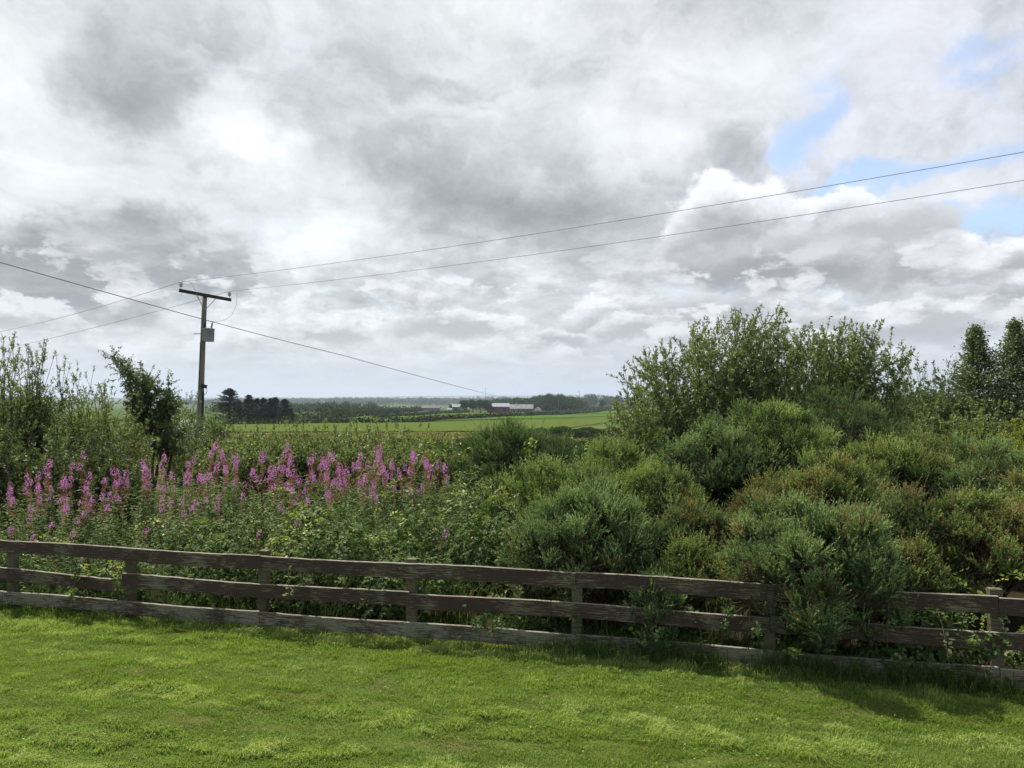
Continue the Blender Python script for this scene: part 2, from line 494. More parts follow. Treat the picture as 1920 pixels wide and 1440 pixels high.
M['bramble_young'] = leaf_mat('young_leaf', [(0, (.10, .17, .03)), (.5, (.18, .25, .05)), (1, (.32, .33, .06))], .35, .45, .4, .1)
M['fireweed_leaf'] = leaf_mat('fireweed_leaf', [(0, (.038, .070, .018)), (.5, (.085, .145, .036)), (1, (.18, .235, .07))], .34, .65, .15, .15)
M['fireweed_stem'] = leaf_mat('fireweed_stem', [(0, (.10, .13, .04)), (.5, (.20, .11, .07)), (1, (.26, .08, .07))], .1, .6, .3)
M['fireweed_pod'] = leaf_mat('fireweed_pod', [(0, (.22, .17, .08)), (.5, (.38, .18, .15)), (1, (.48, .18, .20))], .3, .7, .2, 0, (1.2, .9, .9))
M['petal'] = leaf_mat('pink_petal', [(0, (.45, .17, .38)), (.5, (.62, .29, .53)), (1, (.80, .50, .72))], .4, .7, .1, 0, (1.1, .8, 1.1))
M['grass'] = leaf_mat('lawn_blade', [(0, (.25, .19, .085)), (.15, (.19, .195, .06)), (.4, (.135, .20, .036)), (.7, (.205, .285, .048)), (1, (.36, .42, .12))], .34, .6, .2)
M['long_grass'] = leaf_mat('long_grass_blade', [(0, (.035, .062, .014)), (.5, (.075, .13, .026)), (.8, (.15, .18, .05)), (1, (.36, .30, .15))], .3, .6, .2)
M['moor_grass'] = leaf_mat('dry_grass_blade', [(0, (.08, .12, .03)), (.4, (.15, .15, .045)), (.75, (.24, .16, .07)), (1, (.30, .21, .11))], .3, .7, .2)
M['dead'] = plain_mat('dead_twig', (.10, .075, .05), .9, .1)
M['conifer'] = leaf_mat('conifer_needles', [(0, (.012, .024, .014)), (.5, (.024, .044, .024)), (1, (.045, .072, .035))], .1, .6, .2)
M['broad'] = leaf_mat('far_broadleaf', [(0, (.022, .042, .014)), (.5, (.042, .072, .022)), (1, (.075, .110, .035))], .2, .8, .05)
M['hedge'] = leaf_mat('far_hedge', [(0, (.022, .036, .014)), (.5, (.042, .062, .022)), (1, (.09, .10, .04))], .15, .7, .2)
M['far_gorse'] = leaf_mat('far_gorse', [(0, (.018, .034, .012)), (.5, (.042, .072, .022)), (1, (.085, .125, .042))], .15, .7, .15)
M['bark'] = bark_mat('bark', (.035, .028, .02), (.12, .10, .075))
M['twig'] = bark_mat('twig', (.045, .035, .022), (.11, .085, .05))

def wood_mat(name, paint, bare, green, paint_amt):
    m_, g_ = new_mat(name)
    tc = g_.n('ShaderNodeTexCoord').outputs['Object']
    gm = g_.n('ShaderNodeNewGeometry')
    pos = gm.outputs['Position']
    st = g_.v('MULTIPLY', pos, (7.0, 7.0, 130.0))
    n1 = g_.noise(st, 1.0, 8, .75, .3)
    n2 = g_.noise(pos, 2.3, 4, .6)
    n3 = g_.noise(g_.v('MULTIPLY', pos, (9, 9, 160.)), 1.5, 4, .6)
    n4 = g_.noise(pos, 14.0, 5, .65)
    amt = g_.m('ADD', g_.m('ADD', n1, g_.m('MULTIPLY', g_.m('SUBTRACT', n2, .5), .55)), g_.m('MULTIPLY', g_.m('SUBTRACT', n4, .5), .18))
    f = g_.mr(amt, paint_amt, paint_amt + .09)
    c1 = g_.mix(n3, tuple(x * .6 for x in paint), tuple(x * 1.5 for x in paint))
    c2 = g_.mix(n3, tuple(x * .55 for x in bare), tuple(x * 1.2 for x in bare))
    gr = g_.mr(g_.m('ADD', n4, g_.m('MULTIPLY', n2, .8)), .85, 1.15)
    c2 = g_.mix(g_.m('MULTIPLY', gr, .7), c2, green)
    c = g_.mix(f, c1, c2)
    bp = g_.n('ShaderNodeBump'); bp.inputs['Strength'].default_value = .6; bp.inputs['Distance'].default_value = .004
    g_.put(bp.inputs['Height'], g_.m('ADD', n1, n3))
    out(g_, princ(g_, c, .75, .25, 0, bp.outputs[0]))
    return m_
M['rail'] = wood_mat('stained_board', (.060, .037, .030), (.29, .25, .185), (.13, .135, .06), .535)
M['rail_low'] = wood_mat('mossy_board', (.068, .050, .038), (.31, .275, .20), (.16, .16, .08), .44)
M['rail_top'] = wood_mat('bare_board_edge', (.18, .15, .11), (.34, .31, .26), (.16, .16, .08), .45)
M['post'] = wood_mat('fence_post_wood', (.07, .058, .036), (.16, .14, .09), (.10, .105, .045), .45)
M['pole'] = bark_mat('pole_wood', (.10, .085, .065), (.27, .235, .19), 5.0)
M['arm'] = plain_mat('painted_arm', (.030, .026, .024), .7, .3)
M['steel'] = plain_mat('galvanised_steel', (.30, .31, .32), .5, .5, .6)
M['tank'] = plain_mat('grey_tank_paint', (.25, .275, .32), .45, .4, 0, .08)
M['black'] = plain_mat('black_rubber', (.012, .012, .013), .55, .4)
M['porcelain'] = plain_mat('porcelain', (.42, .44, .43), .25, .6)
M['wire'] = plain_mat('weathered_wire', (.16, .16, .165), .6, .4)

# ================================================================== ground
gm_, g_ = new_mat('ground')
pos = g_.n('ShaderNodeNewGeometry').outputs['Position']
px_, py_, pz_ = g_.sep(pos)
nl = g_.noise(pos, 1.3, 5, .6); nf = g_.noise(pos, 30.0, 4, .6); nb = g_.noise(pos, .035, 6, .6); nm = g_.noise(pos, .35, 6, .65)
lawn = g_.mix(nf, (.055, .085, .016), (.10, .145, .03))
lawn = g_.mix(g_.mr(nl, .55, .75), lawn, (.11, .09, .045))
soil = g_.mix(nf, (.018, .015, .010), (.045, .038, .022))
moor = g_.ramp(g_.m('ADD', g_.m('MULTIPLY', nm, .6), g_.m('MULTIPLY', nb, .4)), [(.3, (.035, .060, .016)), (.46, (.07, .09, .025)), (.56, (.14, .11, .045)), (.7, (.20, .135, .065))])
farc = g_.ramp(nb, [(.35, (.03, .055, .018)), (.5, (.06, .095, .025)), (.65, (.10, .115, .04))])
fd = g_.m('ADD', py_, g_.m('MULTIPLY', px_, .233))
c = g_.mix(g_.mr(fd, 7.0, 7.3), lawn, soil)
c = g_.mix(g_.mr(g_.m('ADD', py_, g_.m('MULTIPLY', g_.mr(px_, 7.5, 9.0), 14.0)), 17, 26), c, moor)
c = g_.mix(g_.mr(py_, 125, 170), c, farc)
bp = g_.n('ShaderNodeBump'); bp.inputs['Strength'].default_value = .5; bp.inputs['Distance'].default_value = .02
g_.put(bp.inputs['Height'], nf)
out(g_, princ(g_, c, 1.0, 0, 0, bp.outputs[0]))
ys = np.concatenate([np.linspace(-30, 2, 9), np.linspace(2.3, 9.2, 90), np.linspace(9.4, 30, 50), np.geomspace(31, 20000, 170)])
us = np.linspace(-1.6, 1.6, 181)
xs_half = np.maximum(14, np.abs(ys) * 1.0 + 8)
X = us[None, :] * xs_half[:, None]; Y = np.repeat(ys[:, None], len(us), 1)
Z = gz(X, Y)
n0, n1 = X.shape
ii = np.arange(n0 * n1).reshape(n0, n1)
mb = MB().add(np.stack([X, Y, Z], -1), np.stack([ii[:-1, :-1], ii[:-1, 1:], ii[1:, 1:], ii[1:, :-1]], -1).reshape(-1, 4))
tag(mb.build('ground', gm_, smooth=True), kind='structure')

# ---- far fields: sheets that follow the land
def field_mat(name, a, b, s_):
    m_, q_ = new_mat(name)
    p_ = q_.n('ShaderNodeNewGeometry').outputs['Position']
    n_ = q_.noise(q_.v('MULTIPLY', p_, (1, .25, 1)), s_, 6, .6)
    n2_ = q_.noise(p_, .9, 3, .6)
    c_ = q_.mix(q_.m('ADD', q_.m('MULTIPLY', n_, .7), q_.m('MULTIPLY', n2_, .3)), a, b)
    out(q_, princ(q_, c_, 1.0, 0))
    return m_
M['field_a'] = field_mat('pasture_bright', (.055, .098, .018), (.085, .135, .026), .05)
M['field_b'] = field_mat('pasture_mid', (.062, .092, .020), (.092, .122, .030), .05)
M['field_c'] = field_mat('pasture_pale', (.115, .155, .040), (.17, .19, .06), .02)
def field(quad, mat, lift=.12, n=40):
    """quad: four (x, y) corners: near left, near right, far right, far left"""
    q_ = np.array(quad, float)
    s_ = np.linspace(0, 1, n)[None, :, None]; t_ = np.linspace(0, 1, n)[:, None, None]
    p_ = (q_[0] * (1 - s_) + q_[1] * s_) * (1 - t_) + (q_[3] * (1 - s_) + q_[2] * s_) * t_
    x_, y_ = p_[..., 0], p_[..., 1]
    z_ = gz(x_, y_) + lift
    i_ = np.arange(n * n).reshape(n, n)
    m2 = MB().add(np.stack([x_, y_, z_], -1), np.stack([i_[:-1, :-1], i_[:-1, 1:], i_[1:, 1:], i_[1:, :-1]], -1).reshape(-1, 4))
    return tag(m2.build('field', mat, smooth=True), kind='structure')
def XY(px, y):
    return ((px - 960) / F_PX * y, y)
def y_of(py):
    """distance at which the land shows at photo row py"""
    yy = np.geomspace(40, 1200, 4000)
    rows = 748 - (np.interp(yy, _py, _pz) - CAM_Z) / yy * F_PX
    return float(yy[np.argmin(np.abs(rows - py))])
field([XY(380, y_of(808)), XY(1010, y_of(808)), XY(1180, y_of(787)), XY(380, y_of(796))], M['field_b'])
field([XY(600, y_of(795)), XY(1165, y_of(781)), XY(1190, y_of(775)), XY(560, y_of(787.5))], M['field_a'], .14)
field([XY(640, y_of(784.5)), XY(1200, y_of(774)), XY(1230, y_of(770)), XY(700, y_of(777))], M['field_a'], .16)
field([XY(700, y_of(776)), XY(840, y_of(776)), XY(840, y_of(771.5)), XY(720, y_of(771.5))], M['field_b'], .18)

# ---- hills far off
hm, q_ = new_mat('hills')
p_ = q_.n('ShaderNodeNewGeometry').outputs['Position']
out(q_, princ(q_, q_.ramp(q_.noise(q_.v('MULTIPLY', p_, (1, .3, 1)), .004, 5, .6), [(.35, (.03, .05, .02)), (.5, (.06, .09, .03)), (.62, (.12, .13, .06))]), 1.0, 0))
def hill(y0, x0, x1, hfun, depth, nx=160):
    xs_ = np.linspace(x0, x1, nx); t_ = np.linspace(-1, 1, 15)
    X_, T_ = np.meshgrid(xs_, t_); Y_ = y0 + T_ * depth
    Z_ = gz(X_, Y_) - 3 + hfun(X_) * (1 - T_ ** 2)
    i_ = np.arange(X_.size).reshape(X_.shape)
    m2 = MB().add(np.stack([X_, Y_, Z_], -1), np.stack([i_[:-1, :-1], i_[:-1, 1:], i_[1:, 1:], i_[1:, :-1]], -1).reshape(-1, 4))
    tag(m2.build('hills', hm, smooth=True), kind='structure')
hill(5200, -6000, 6000, lambda x: 14 + 10 * fbm(x / 900, 0 * x, 11), 500)
hill(9800, -9000, 9000, lambda x: 20 + 46 * fbm(x / 2200, 0 * x, 21) ** 1.3 + 34 * np.exp(-((x + 900) / 1500) ** 2), 900)
hill(15500, -13000, 14000, lambda x: 60 * fbm(x / 3500, 0 * x, 31) + 95 * np.exp(-((x - 700) / 2500) ** 2) + 45 * np.exp(-((x + 3600) / 900) ** 2), 1400)
hill(1750, 150, 2200, lambda x: 3 + 22 * sstep(150, 420, x) + 3 * fbm(x / 120, 0 * x, 41), 300)

# ================================================================== lawn grass
def blades(mb, x, y, h, w, lean_dir, lean, tint, curve=.5, z0=0.0):
    n = len(x)
    P = np.stack([x, y, gz(x, y) + z0], 1)
    Dh = np.stack([np.cos(lean_dir), np.sin(lean_dir), np.zeros(n)], 1)
    side = rng.uniform(0, 2 * np.pi, n); S = np.stack([np.cos(side), np.sin(side), np.zeros(n)], 1)
    up = np.array([0, 0, 1.])
    l1 = lean[:, None]; h1 = h[:, None]; w1_ = w[:, None]
    p1 = P + up * h1 * .55 * (1 - .3 * l1) + Dh * h1 * l1 * .30
    p2 = P + up * h1 * np.clip(1 - .75 * l1, .08, 1) + Dh * h1 * l1 * (.62 + curve * .35)
    V = np.stack([P - S * w1_ * .5, P + S * w1_ * .5, p1 + S * w1_ * .42, p1 - S * w1_ * .42, p2], 1).reshape(-1, 3)
    k = np.arange(n)[:, None] * 5
    base = mb.n
    mb.V.append(V); mb.T.append(np.repeat(tint, 5)); mb.n += 5 * n
    mb.Fc.append(np.array([[0, 1, 2, 3]]) + k + base); mb.M.append(np.zeros(n, np.int32))
    mb.Fc.append(np.array([[3, 2, 4]]) + k + base); mb.M.append(np.zeros(n, np.int32))
NB = 820000
u = rng.uniform(0, 1, NB)
y = 3.9 + (9.9 - 3.9) * u ** 1.15
x = rng.uniform(-1, 1, NB) * (y * .84 + 2.2)
keep = y < fence_y(x) + .25
x, y = x[keep], y[keep]
mow = fbm((x - .233 * y) * .45, (y + .233 * x) * 3.0, 51, 4)          # streaks left by the mower
pat = fbm(x * 1.1, y * 2.0, 61, 4)
fin = fbm(x * 7, y * 7, 71, 3)
bare = sstep(.60, .73, fbm(x * 2.2 + 7, y * 4.4, 81, 4)) * sstep(-1, .2, fence_y(x) - y - .7)
k = rng.uniform(0, 1, len(x)) > bare * .45
x, y, mow, pat, fin, bare = [a[k] for a in (x, y, mow, pat, fin, bare)]
n = len(x)
near_f = sstep(1.1, .1, fence_y(x) - y)
u_l, v_l = x - .233 * y, y + .233 * x
row = sstep(.52, .60, fbm(u_l * .30 + 11, v_l * 3.4, 87, 3)) * (1 - sstep(.60, .68, fbm(u_l * .30 + 11, v_l * 3.4, 87, 3)))
hole = sstep(.60, .70, fbm(u_l * 3.2, v_l * 9.0, 83, 3)) * sstep(.35, .6, fbm(u_l * .6, v_l * 1.1, 84, 2))
clip_ = sstep(.50, .68, fbm(u_l * 1.3, v_l * 4.0, 85, 3))
tuft = sstep(.35, .68, fbm(x * 4.5 + 3, y * 6.5, 76, 3))
h = (.022 + .030 * mow + .020 * rng.uniform(0, 1, n) + .04 * near_f * rng.uniform(0, 1, n)) * (.55 + 1.0 * tuft) * (1 - .3 * bare) * (.78 + .5 * sstep(.36, .64, mow)) * (1 - .45 * hole) * (1 - .35 * row)
ld = 0.35 + 1.6 * (fbm(x * .9, y * 1.6, 91, 3) - .5) * 2 + rng.normal(0, .75, n)
vb = (y + .233 * x) / .52 + .25 * np.sin(x * .5) + .5 * (fbm(x * .4, y * .4, 88, 2) - .5)
bandl = sstep(-.35, .35, np.sin(vb * np.pi))
ld = ld - 1.9 * bandl
lean = np.clip(.62 + .5 * (mow - .4) + rng.normal(0, .22, n), .05, 1.15)
t = .66 + .58 * (pat - .5) + .35 * (fin - .5) + .26 * (tuft - .5) - .22 * hole - .16 * row - .12 * (bandl - .5) + .25 * np.maximum(0, bandl * (1 - bandl) * 4 - .6) * (rng.uniform(0, 1, n) < .3) - .28 * bare + .26 * (sstep(.36, .64, mow) - .5) + rng.normal(0, .13, n) + .10 * sstep(1.6, .3, fence_y(x) - y)
t = np.where(rng.uniform(0, 1, n) < .02 + .07 * clip_, rng.uniform(0, .15, n), t)
t = np.clip(t, .0, 1)
mb = MB(); blades(mb, x, y, h, .0038 + .003 * rng.uniform(0, 1, n), ld, lean, t)
# broad clover and plantain leaves
nc = 9000
xc = rng.uniform(-8.5, 8.5, nc); yc = rng.uniform(4, 8.6, nc)
kk = (yc < fence_y(xc) - .1) & (fbm(xc * 1.5, yc * 1.5, 101, 3) > .52); xc, yc = xc[kk], yc[kk]
leaves(mb, np.stack([xc, yc, gz(xc, yc) + .02], 1), rand_dir(len(xc), .3), rand_dir(len(xc), 2.5), rng.uniform(.012, .03, len(xc)), rng.uniform(.010, .018, len(xc)), rng.uniform(.4, .9, len(xc)))
tag(mb.build('lawn_grass', M['grass']), 'short sunlit mown lawn grass in front of the wooden fence', 'grass', kind='stuff')

# long grass on both sides of the fence foot
mb = MB()
n = 30000
x = rng.uniform(-10.5, 10.0, n)
w_ = rng.uniform(0, 1, n)
off = np.where(w_ < .52, -.02 - np.abs(rng.normal(0, .10, n)), np.abs(rng.normal(.35, .32, n)))
right = sstep(-1.8, .8, x)
clump = fbm(x * 2.4, off * 2 + 3, 111, 3)
k = (rng.uniform(0, 1, n) < .15 + 1.3 * sstep(.38, .62, clump)) & ((off > 0) | (rng.uniform(0, 1, n) < .30 + .7 * right))
x, off, clump, right = x[k], off[k], clump[k], right[k]; n = len(x)
y = fence_y(x) + off
h = rng.uniform(.10, .30, n) * (.6 + .9 * clump) * np.where(off > 0, 1.35, .65 + .50 * right)
lean = np.clip(rng.normal(.6, .3, n), 0, 1.2)
blades(mb, x, y, h, rng.uniform(.004, .008, n), rng.uniform(0, 2 * np.pi, n), lean, np.clip(rng.normal(.42, .22, n) - .1 * (off > 0), 0, 1))
tag(mb.build('long_grass', M['long_grass']), 'uncut long grass growing along the foot of the fence', 'grass', kind='stuff')
# taller straw and green grass among the plants behind the fence
mb = MB()
n = 16000
x = rng.uniform(-9.5, 2.2, n); off = rng.uniform(.35, 5.5, n); y = fence_y(x) + off
k = (fbm(x * 1.3, y * 1.3, 121, 3) > .48) & ((x > -4.5) | (rng.uniform(0, 1, n) < .25))
x, y, off = x[k], y[k], off[k]; n = len(x)
h = rng.uniform(.35, .85, n) + .07 * off
blades(mb, x, y, h, rng.uniform(.004, .007, n), rng.uniform(0, 2 * np.pi, n), np.clip(rng.normal(.45, .3, n), 0, 1.1), np.clip(rng.normal(.55, .28, n), 0, 1), .6)
tag(mb.build('tall_grass', M['long_grass']), 'tall green and straw coloured grass stems among the brambles', 'grass', kind='stuff')

# ================================================================== fence
FX = []
for px in (22, 243, 492, 770, 1080, 1440, 1865):
    a = (px - 960) / F_PX
    FX.append(a * 7.15 / (1 + .233 * a))
FX = [FX[0] - 3.5, FX[0] - 1.75] + FX + [FX[-1] + 1.78, FX[-1] + 3.55]
ang = math.atan(-0.233)
Rf = np.array(Matrix.Rotation(ang, 3, 'Z'))
fence = empty('wooden_fence', (FX[5], fence_y(FX[5]), 0), 0)
tag(fence, 'weathered dark brown three rail wooden fence along the far edge of the lawn', 'fence')
fo = np.array(fence.location)
nrm = np.array([math.sin(ang), -math.cos(ang), 0.0])     # towards the lawn
for i, fx in enumerate(FX):
    mb = MB()
    h_ = {4: .84, 5: .835, 8: .85}.get(i, .76)
    c0 = np.array([fx, fence_y(fx), 0]) - nrm * .052
    tilt = Matrix.Rotation(R(rng.uniform(-1, 1)), 3, 'Y')
    box(mb, c0 + np.array([0, 0, h_ / 2 - .12]) - fo, (.10, .075, h_ + .24), Rf @ np.array(tilt))
    mb.build('post', [M['post'], M['rail_top']], fence)
def rail(x0, x1, top, hh, mat, dz0=0.0, dz1=0.0, label=None, th=.028, out_=0.0):
    """one board with slightly uneven edges, its two ends butted to the next board"""
    n_ = max(6, int((x1 - x0) / .09)); s_ = np.linspace(0, 1, n_)
    xs_ = x0 + (x1 - x0) * s_
    zt = top + dz0 * (1 - s_) + dz1 * s_ + .011 * np.sin(s_ * 6 + x0) + rng.normal(0, .0012, n_)
    zb = zt - hh + rng.normal(0, .0018, n_) + .004 * np.sin(s_ * 5 + 2 * x0)
    ctr = np.stack([xs_, fence_y(xs_), 0 * xs_], 1) + nrm * out_ - fo
    fr = ctr + nrm * th
    V = np.stack([fr + np.outer(zt - .004, [0, 0, 1]), fr + np.outer(zb, [0, 0, 1]), ctr + np.outer(zb, [0, 0, 1]), ctr + np.outer(zt - .004, [0, 0, 1]),
                  fr - nrm * .006 + np.outer(zt, [0, 0, 1]), ctr + nrm * .004 + np.outer(zt, [0, 0, 1])], 1).reshape(-1, 3)
    b = np.arange(n_ - 1)[:, None] * 6
    mb = MB().add(V, np.concatenate([np.array([[1, 7, 6, 0]]) + b, np.array([[2, 8, 7, 1]]) + b, np.array([[3, 9, 8, 2]]) + b]))
    mb.Fc.append(np.concatenate([np.array([[0, 6, 10, 4]]) + b, np.array([[4, 10, 11, 5]]) + b, np.array([[5, 11, 9, 3]]) + b])); mb.M.append(np.ones(3 * (n_ - 1), np.int32))
    e = (n_ - 1) * 6
    mb.Fc.append(np.array([[0, 4, 5, 3, 2, 1], [e + 1, e + 2, e + 3, e + 5, e + 4, e]])); mb.M.append(np.ones(2, np.int32))
    o = mb.build('rail', [mat, M['rail_top']], fence)
    if label: o['label'] = label
    return o
gap = .004
tops = [0, 2, 4, 6, 8, 10]
for a_, b_ in ((0, 2), (2, 4), (4, 6), (6, 8), (8, 10)):
    rail(FX[a_] + gap, FX[b_] - gap, .80, .15, M['rail'])
rail(FX[0] + gap, FX[1] - gap, .50, .148, M['rail'])
rail(FX[1] + gap, FX[3] - .17, .50, .148, M['rail'], 0.0, -.055, 'broken middle board, its loose end hanging low')
for a_, b_ in ((3, 5), (5, 7), (7, 9), (9, 10)):
    rail(FX[a_] + (gap if a_ != 3 else -.05), FX[b_] - gap, .50, .148, M['rail'])
for a_, b_ in ((0, 2), (2, 4), (4, 6), (6, 8), (8, 10)):
    rail(FX[a_] + gap, FX[b_] - gap, .195, .148, M['rail_low'])

# ================================================================== rosebay willowherb (pink flowering plants)
def fireweed(seed, H, leafy=1.0, flower=True, nl=46):
    global rng
    keep_ = rng; rng = np.random.default_rng(seed)
    st, lf, pd, fl = MB(), MB(), MB(), MB()
    n_ = 9; s_ = np.linspace(0, 1, n_)
    bend = rng.normal(0, .07, 2)
    pts = np.stack([bend[0] * s_ ** 2 * H, bend[1] * s_ ** 2 * H, s_ * H], 1)
    rad = np.linspace(.0045, .0016, n_)
    segs(st, pts[:-1], pts[1:], rad[:-1], rad[1:], 4, .2 + .8 * s_[:-1])
    def at(t_):
        return np.stack([np.interp(t_, s_, pts[:, k]) for k in range(3)], 1)
    m1 = int(nl * leafy)
    t_ = np.sort(rng.uniform(.12, .70 if flower else .98, m1)); phi = np.arange(m1) * 2.4 + rng.normal(0, .3, m1)
    elv = rng.normal(.0, .28, m1) + .6 * sstep(.8, 1, t_)
    D = np.stack([np.cos(phi) * np.cos(elv), np.sin(phi) * np.cos(elv), np.sin(elv)], 1)
    L = rng.uniform(.085, .14, m1) * (1 - .45 * sstep(.5, 1, t_))
    leaves(lf, at(t_), D, np.array([[0, 0, 1.]]) + rng.normal(0, .25, (m1, 3)), L, L * .26, np.clip(rng.normal(.5, .2, m1), 0, 1), LEAF6)
    if flower:
        m2 = 44; t_ = rng.uniform(.60, .84, m2); phi = rng.uniform(0, 6.28, m2); elv = rng.uniform(.4, .9, m2)
        D = np.stack([np.cos(phi) * np.cos(elv), np.sin(phi) * np.cos(elv), np.sin(elv)], 1)
        leaves(pd, at(t_), D, rand_dir(m2), rng.uniform(.04, .075, m2), .007, rng.uniform(0, 1, m2), SPINE)
        m3 = int(rng.integers(24, 44)); f0 = .84; t_ = rng.uniform(f0, .93, m3); phi = rng.uniform(0, 6.28, m3); elv = rng.uniform(-.1, .5, m3)
        D = np.stack([np.cos(phi) * np.cos(elv), np.sin(phi) * np.cos(elv), np.sin(elv)], 1)
        c_ = at(t_) + D * (rng.uniform(.025, .045, m3) * (1.35 - 6.5 * (t_ - f0)))[:, None]
        for q_ in range(4):
            a_ = q_ * np.pi / 2 + rng.uniform(-.3, .3, m3)
            S = unit(np.cross(D, [0, 0, 1.])); U = np.cross(S, D)
            pd_ = S * np.cos(a_)[:, None] + U * np.sin(a_)[:, None] + D * .35
            leaves(fl, c_, pd_, D, rng.uniform(.011, .017, m3), .010, np.clip(rng.normal(.5, .22, m3), 0, 1))
        m4 = 16; t_ = rng.uniform(.92, 1.0, m4); phi = rng.uniform(0, 6.28, m4); elv = rng.uniform(-.3, .9, m4)
        D = np.stack([np.cos(phi) * np.cos(elv), np.sin(phi) * np.cos(elv), np.sin(elv)], 1)
        leaves(pd, at(t_), D, rand_dir(m4), rng.uniform(.012, .026, m4), .007, rng.uniform(.7, 1, m4), LEAF4)
    rng = keep_
    return st, lf, pd, fl
protos = []
for v_ in range(7):
    H_ = 1.5
    st, lf, pd, fl = fireweed(300 + v_, H_)
    r_ = empty('willowherb')
    st.build('stem', M['fireweed_stem'], r_); lf.build('leaves', M['fireweed_leaf'], r_)
    pd.build('seed_pods', M['fireweed_pod'], r_); fl.build('flower_spike', M['petal'], r_)
    protos.append([r_, H_, False])
# flower heads seen in the photograph: column, row of the tip
heads = """16,870 28,905 18,925 40,968 62,950 70,858 80,895 72,978 98,872 105,895 116,866 115,890 110,950 118,935 138,975 145,900 140,960 165,845 160,865
158,885 195,890 190,925 218,875 225,880 210,880 232,895 245,925 272,868 268,880 278,895 300,872 305,885 316,850 318,868 330,905 345,880 332,935 355,885 360,865 368,888 380,825 392,840
402,870 405,885 420,940 438,838 430,850 440,865 450,870 445,850 462,852 472,880 478,845 490,850 488,890 508,905 515,860 520,842 512,870 525,880 545,830 548,850 540,868 560,845 562,855
552,880 540,905 535,945 568,870 580,855 590,890 600,855 605,860 596,885 612,905 622,885 630,880 635,910 650,845 655,880 652,895 662,865 680,900 685,845 690,835 697,850 712,850 715,860 722,832 720,900
738,865 742,860 750,870 765,875 760,845 770,850 776,845 790,860 795,880 805,855 810,860 820,870 835,895 808,985 770,885 715,920 640,930 580,930 470,905 430,900 385,895 292,930 255,985 130,1000
60,1005 30,990 535,975 480,1000 345,945 180,950 200,905 85,930 705,880 668,890 610,845 575,900 500,870 425,870 395,860 350,855 285,860""".split()
names_ = ['short', 'slender', 'tall']
hr_ = np.random.default_rng(77)
for _ in range(100):
    a_ = hr_.uniform(8, 835); heads.append('%d,%d' % (a_, 860 + 75 * hr_.uniform() ** 1.3 + (25 if a_ < 380 else 0)))
k = 0
seen_lab = {}
for hd in heads:
    px, py = map(float, hd.split(','))
    dep = np.clip(13.6 - (py - 845) * .030 + rng.normal(0, .5), 9.0, 14.6)
    if px > 800: dep = max(dep, 9.0)
    tip = PT(px, py - 10, dep)
    dep = max(dep, fence_y(tip.x) + .6); tip = PT(px, py - 10, dep)
    g0 = gzf(tip.x, tip.y)
    H_ = tip.z - g0
    if H_ < .75:
        dep = dep + .8; tip = PT(px, py - 10, dep); g0 = gzf(tip.x, tip.y); H_ = tip.z - g0
    pr = protos[k % 7]
    r_ = pr[0] if not pr[2] else copy_thing(pr[0])
    pr[2] = True
    s_ = H_ / pr[1]
    r_.location = (tip.x, tip.y, g0); r_.scale = (max(s_, .85), max(s_, .85), s_); r_.rotation_euler = (R(rng.normal(0, 4.5)), R(rng.normal(0, 4.5)), rng.uniform(0, 6.28))
    bands = [(60, 'at the far left edge'), (130, 'below the upright willow shoots'), (200, 'below the arching willow shoots'), (262, 'left of the leaning tree stems'), (335, 'in front of the leaning tree stems'), (372, 'just left of the pole foot'),
             (412, 'just right of the pole foot'), (470, 'below the tallest conifer'), (550, 'below the conifer clump'), (640, 'below the far hedgerow'), (720, 'below the middle of the green fields'), (780, 'near the right end of the drift'), (2000, 'at the right end of the drift')]
    bd = next(b for lim, b in bands if px < lim)
    tag(r_, '%s pink willowherb %s' % ('back row' if py < 868 else 'middle row' if py < 915 else 'low front row', bd), 'wildflower', 'pink willowherb plants behind the fence')
    if px == 808 and py == 985:
        r_['label'] = 'small lone pink willowherb among brambles, lowest and closest to the fence'; del r_['group']
    k += 1
# plants without flowers, too many to count: one mass
leafy = [fireweed(400 + v_, 1.0, 1.3, False, 44) for v_ in range(5)]
def xform(x_, y_, z_, s_, rz_, tx=0., ty=0.):
    m_ = np.eye(4)
    m_[:3, :3] = np.array((Matrix.Rotation(rz_, 3, 'Z') @ Matrix.Rotation(tx, 3, 'X') @ Matrix.Rotation(ty, 3, 'Y'))) * s_
    m_[:3, 3] = (x_, y_, z_)
    return m_
mb = MB(); cnt = 0
while cnt < 1050:
    x_ = rng.uniform(-11.5, .4); y_ = fence_y(x_) + rng.uniform(.25, 6.5) ** 1.0
    off_ = y_ - fence_y(x_)
    if x_ > -3.6 and off_ < 2.4 and rng.uniform() < .75: continue
    if x_ > -1.6 and off_ < 3.4 and rng.uniform() < .8: continue
    if fbm(x_ * 1.1, y_ * 1.1, 191, 3) < .44: continue
    hh_ = np.clip(.58 + .13 * off_, .5, 1.18) * rng.uniform(.65, 1.12)
    st, lf, _, _ = leafy[cnt % 5]
    mx_ = xform(x_, y_, gzf(x_, y_) , hh_, rng.uniform(0, 6.28), rng.normal(0, .06), rng.normal(0, .06))
    for src, mi in ((lf, 0), (st, 1)):
        b0 = mb.n
        mb.merge(src, mx_, rng.normal(0, .12))
        if mi:
            for q_ in range(len(src.M)): mb.M[-1 - q_] = np.full_like(mb.M[-1 - q_], 1)
    cnt += 1
tag(mb.build('undergrowth', [M['fireweed_leaf'], M['fireweed_stem']]), 'leafy green undergrowth of flowerless stems below the pink flowers', 'undergrowth', kind='stuff')

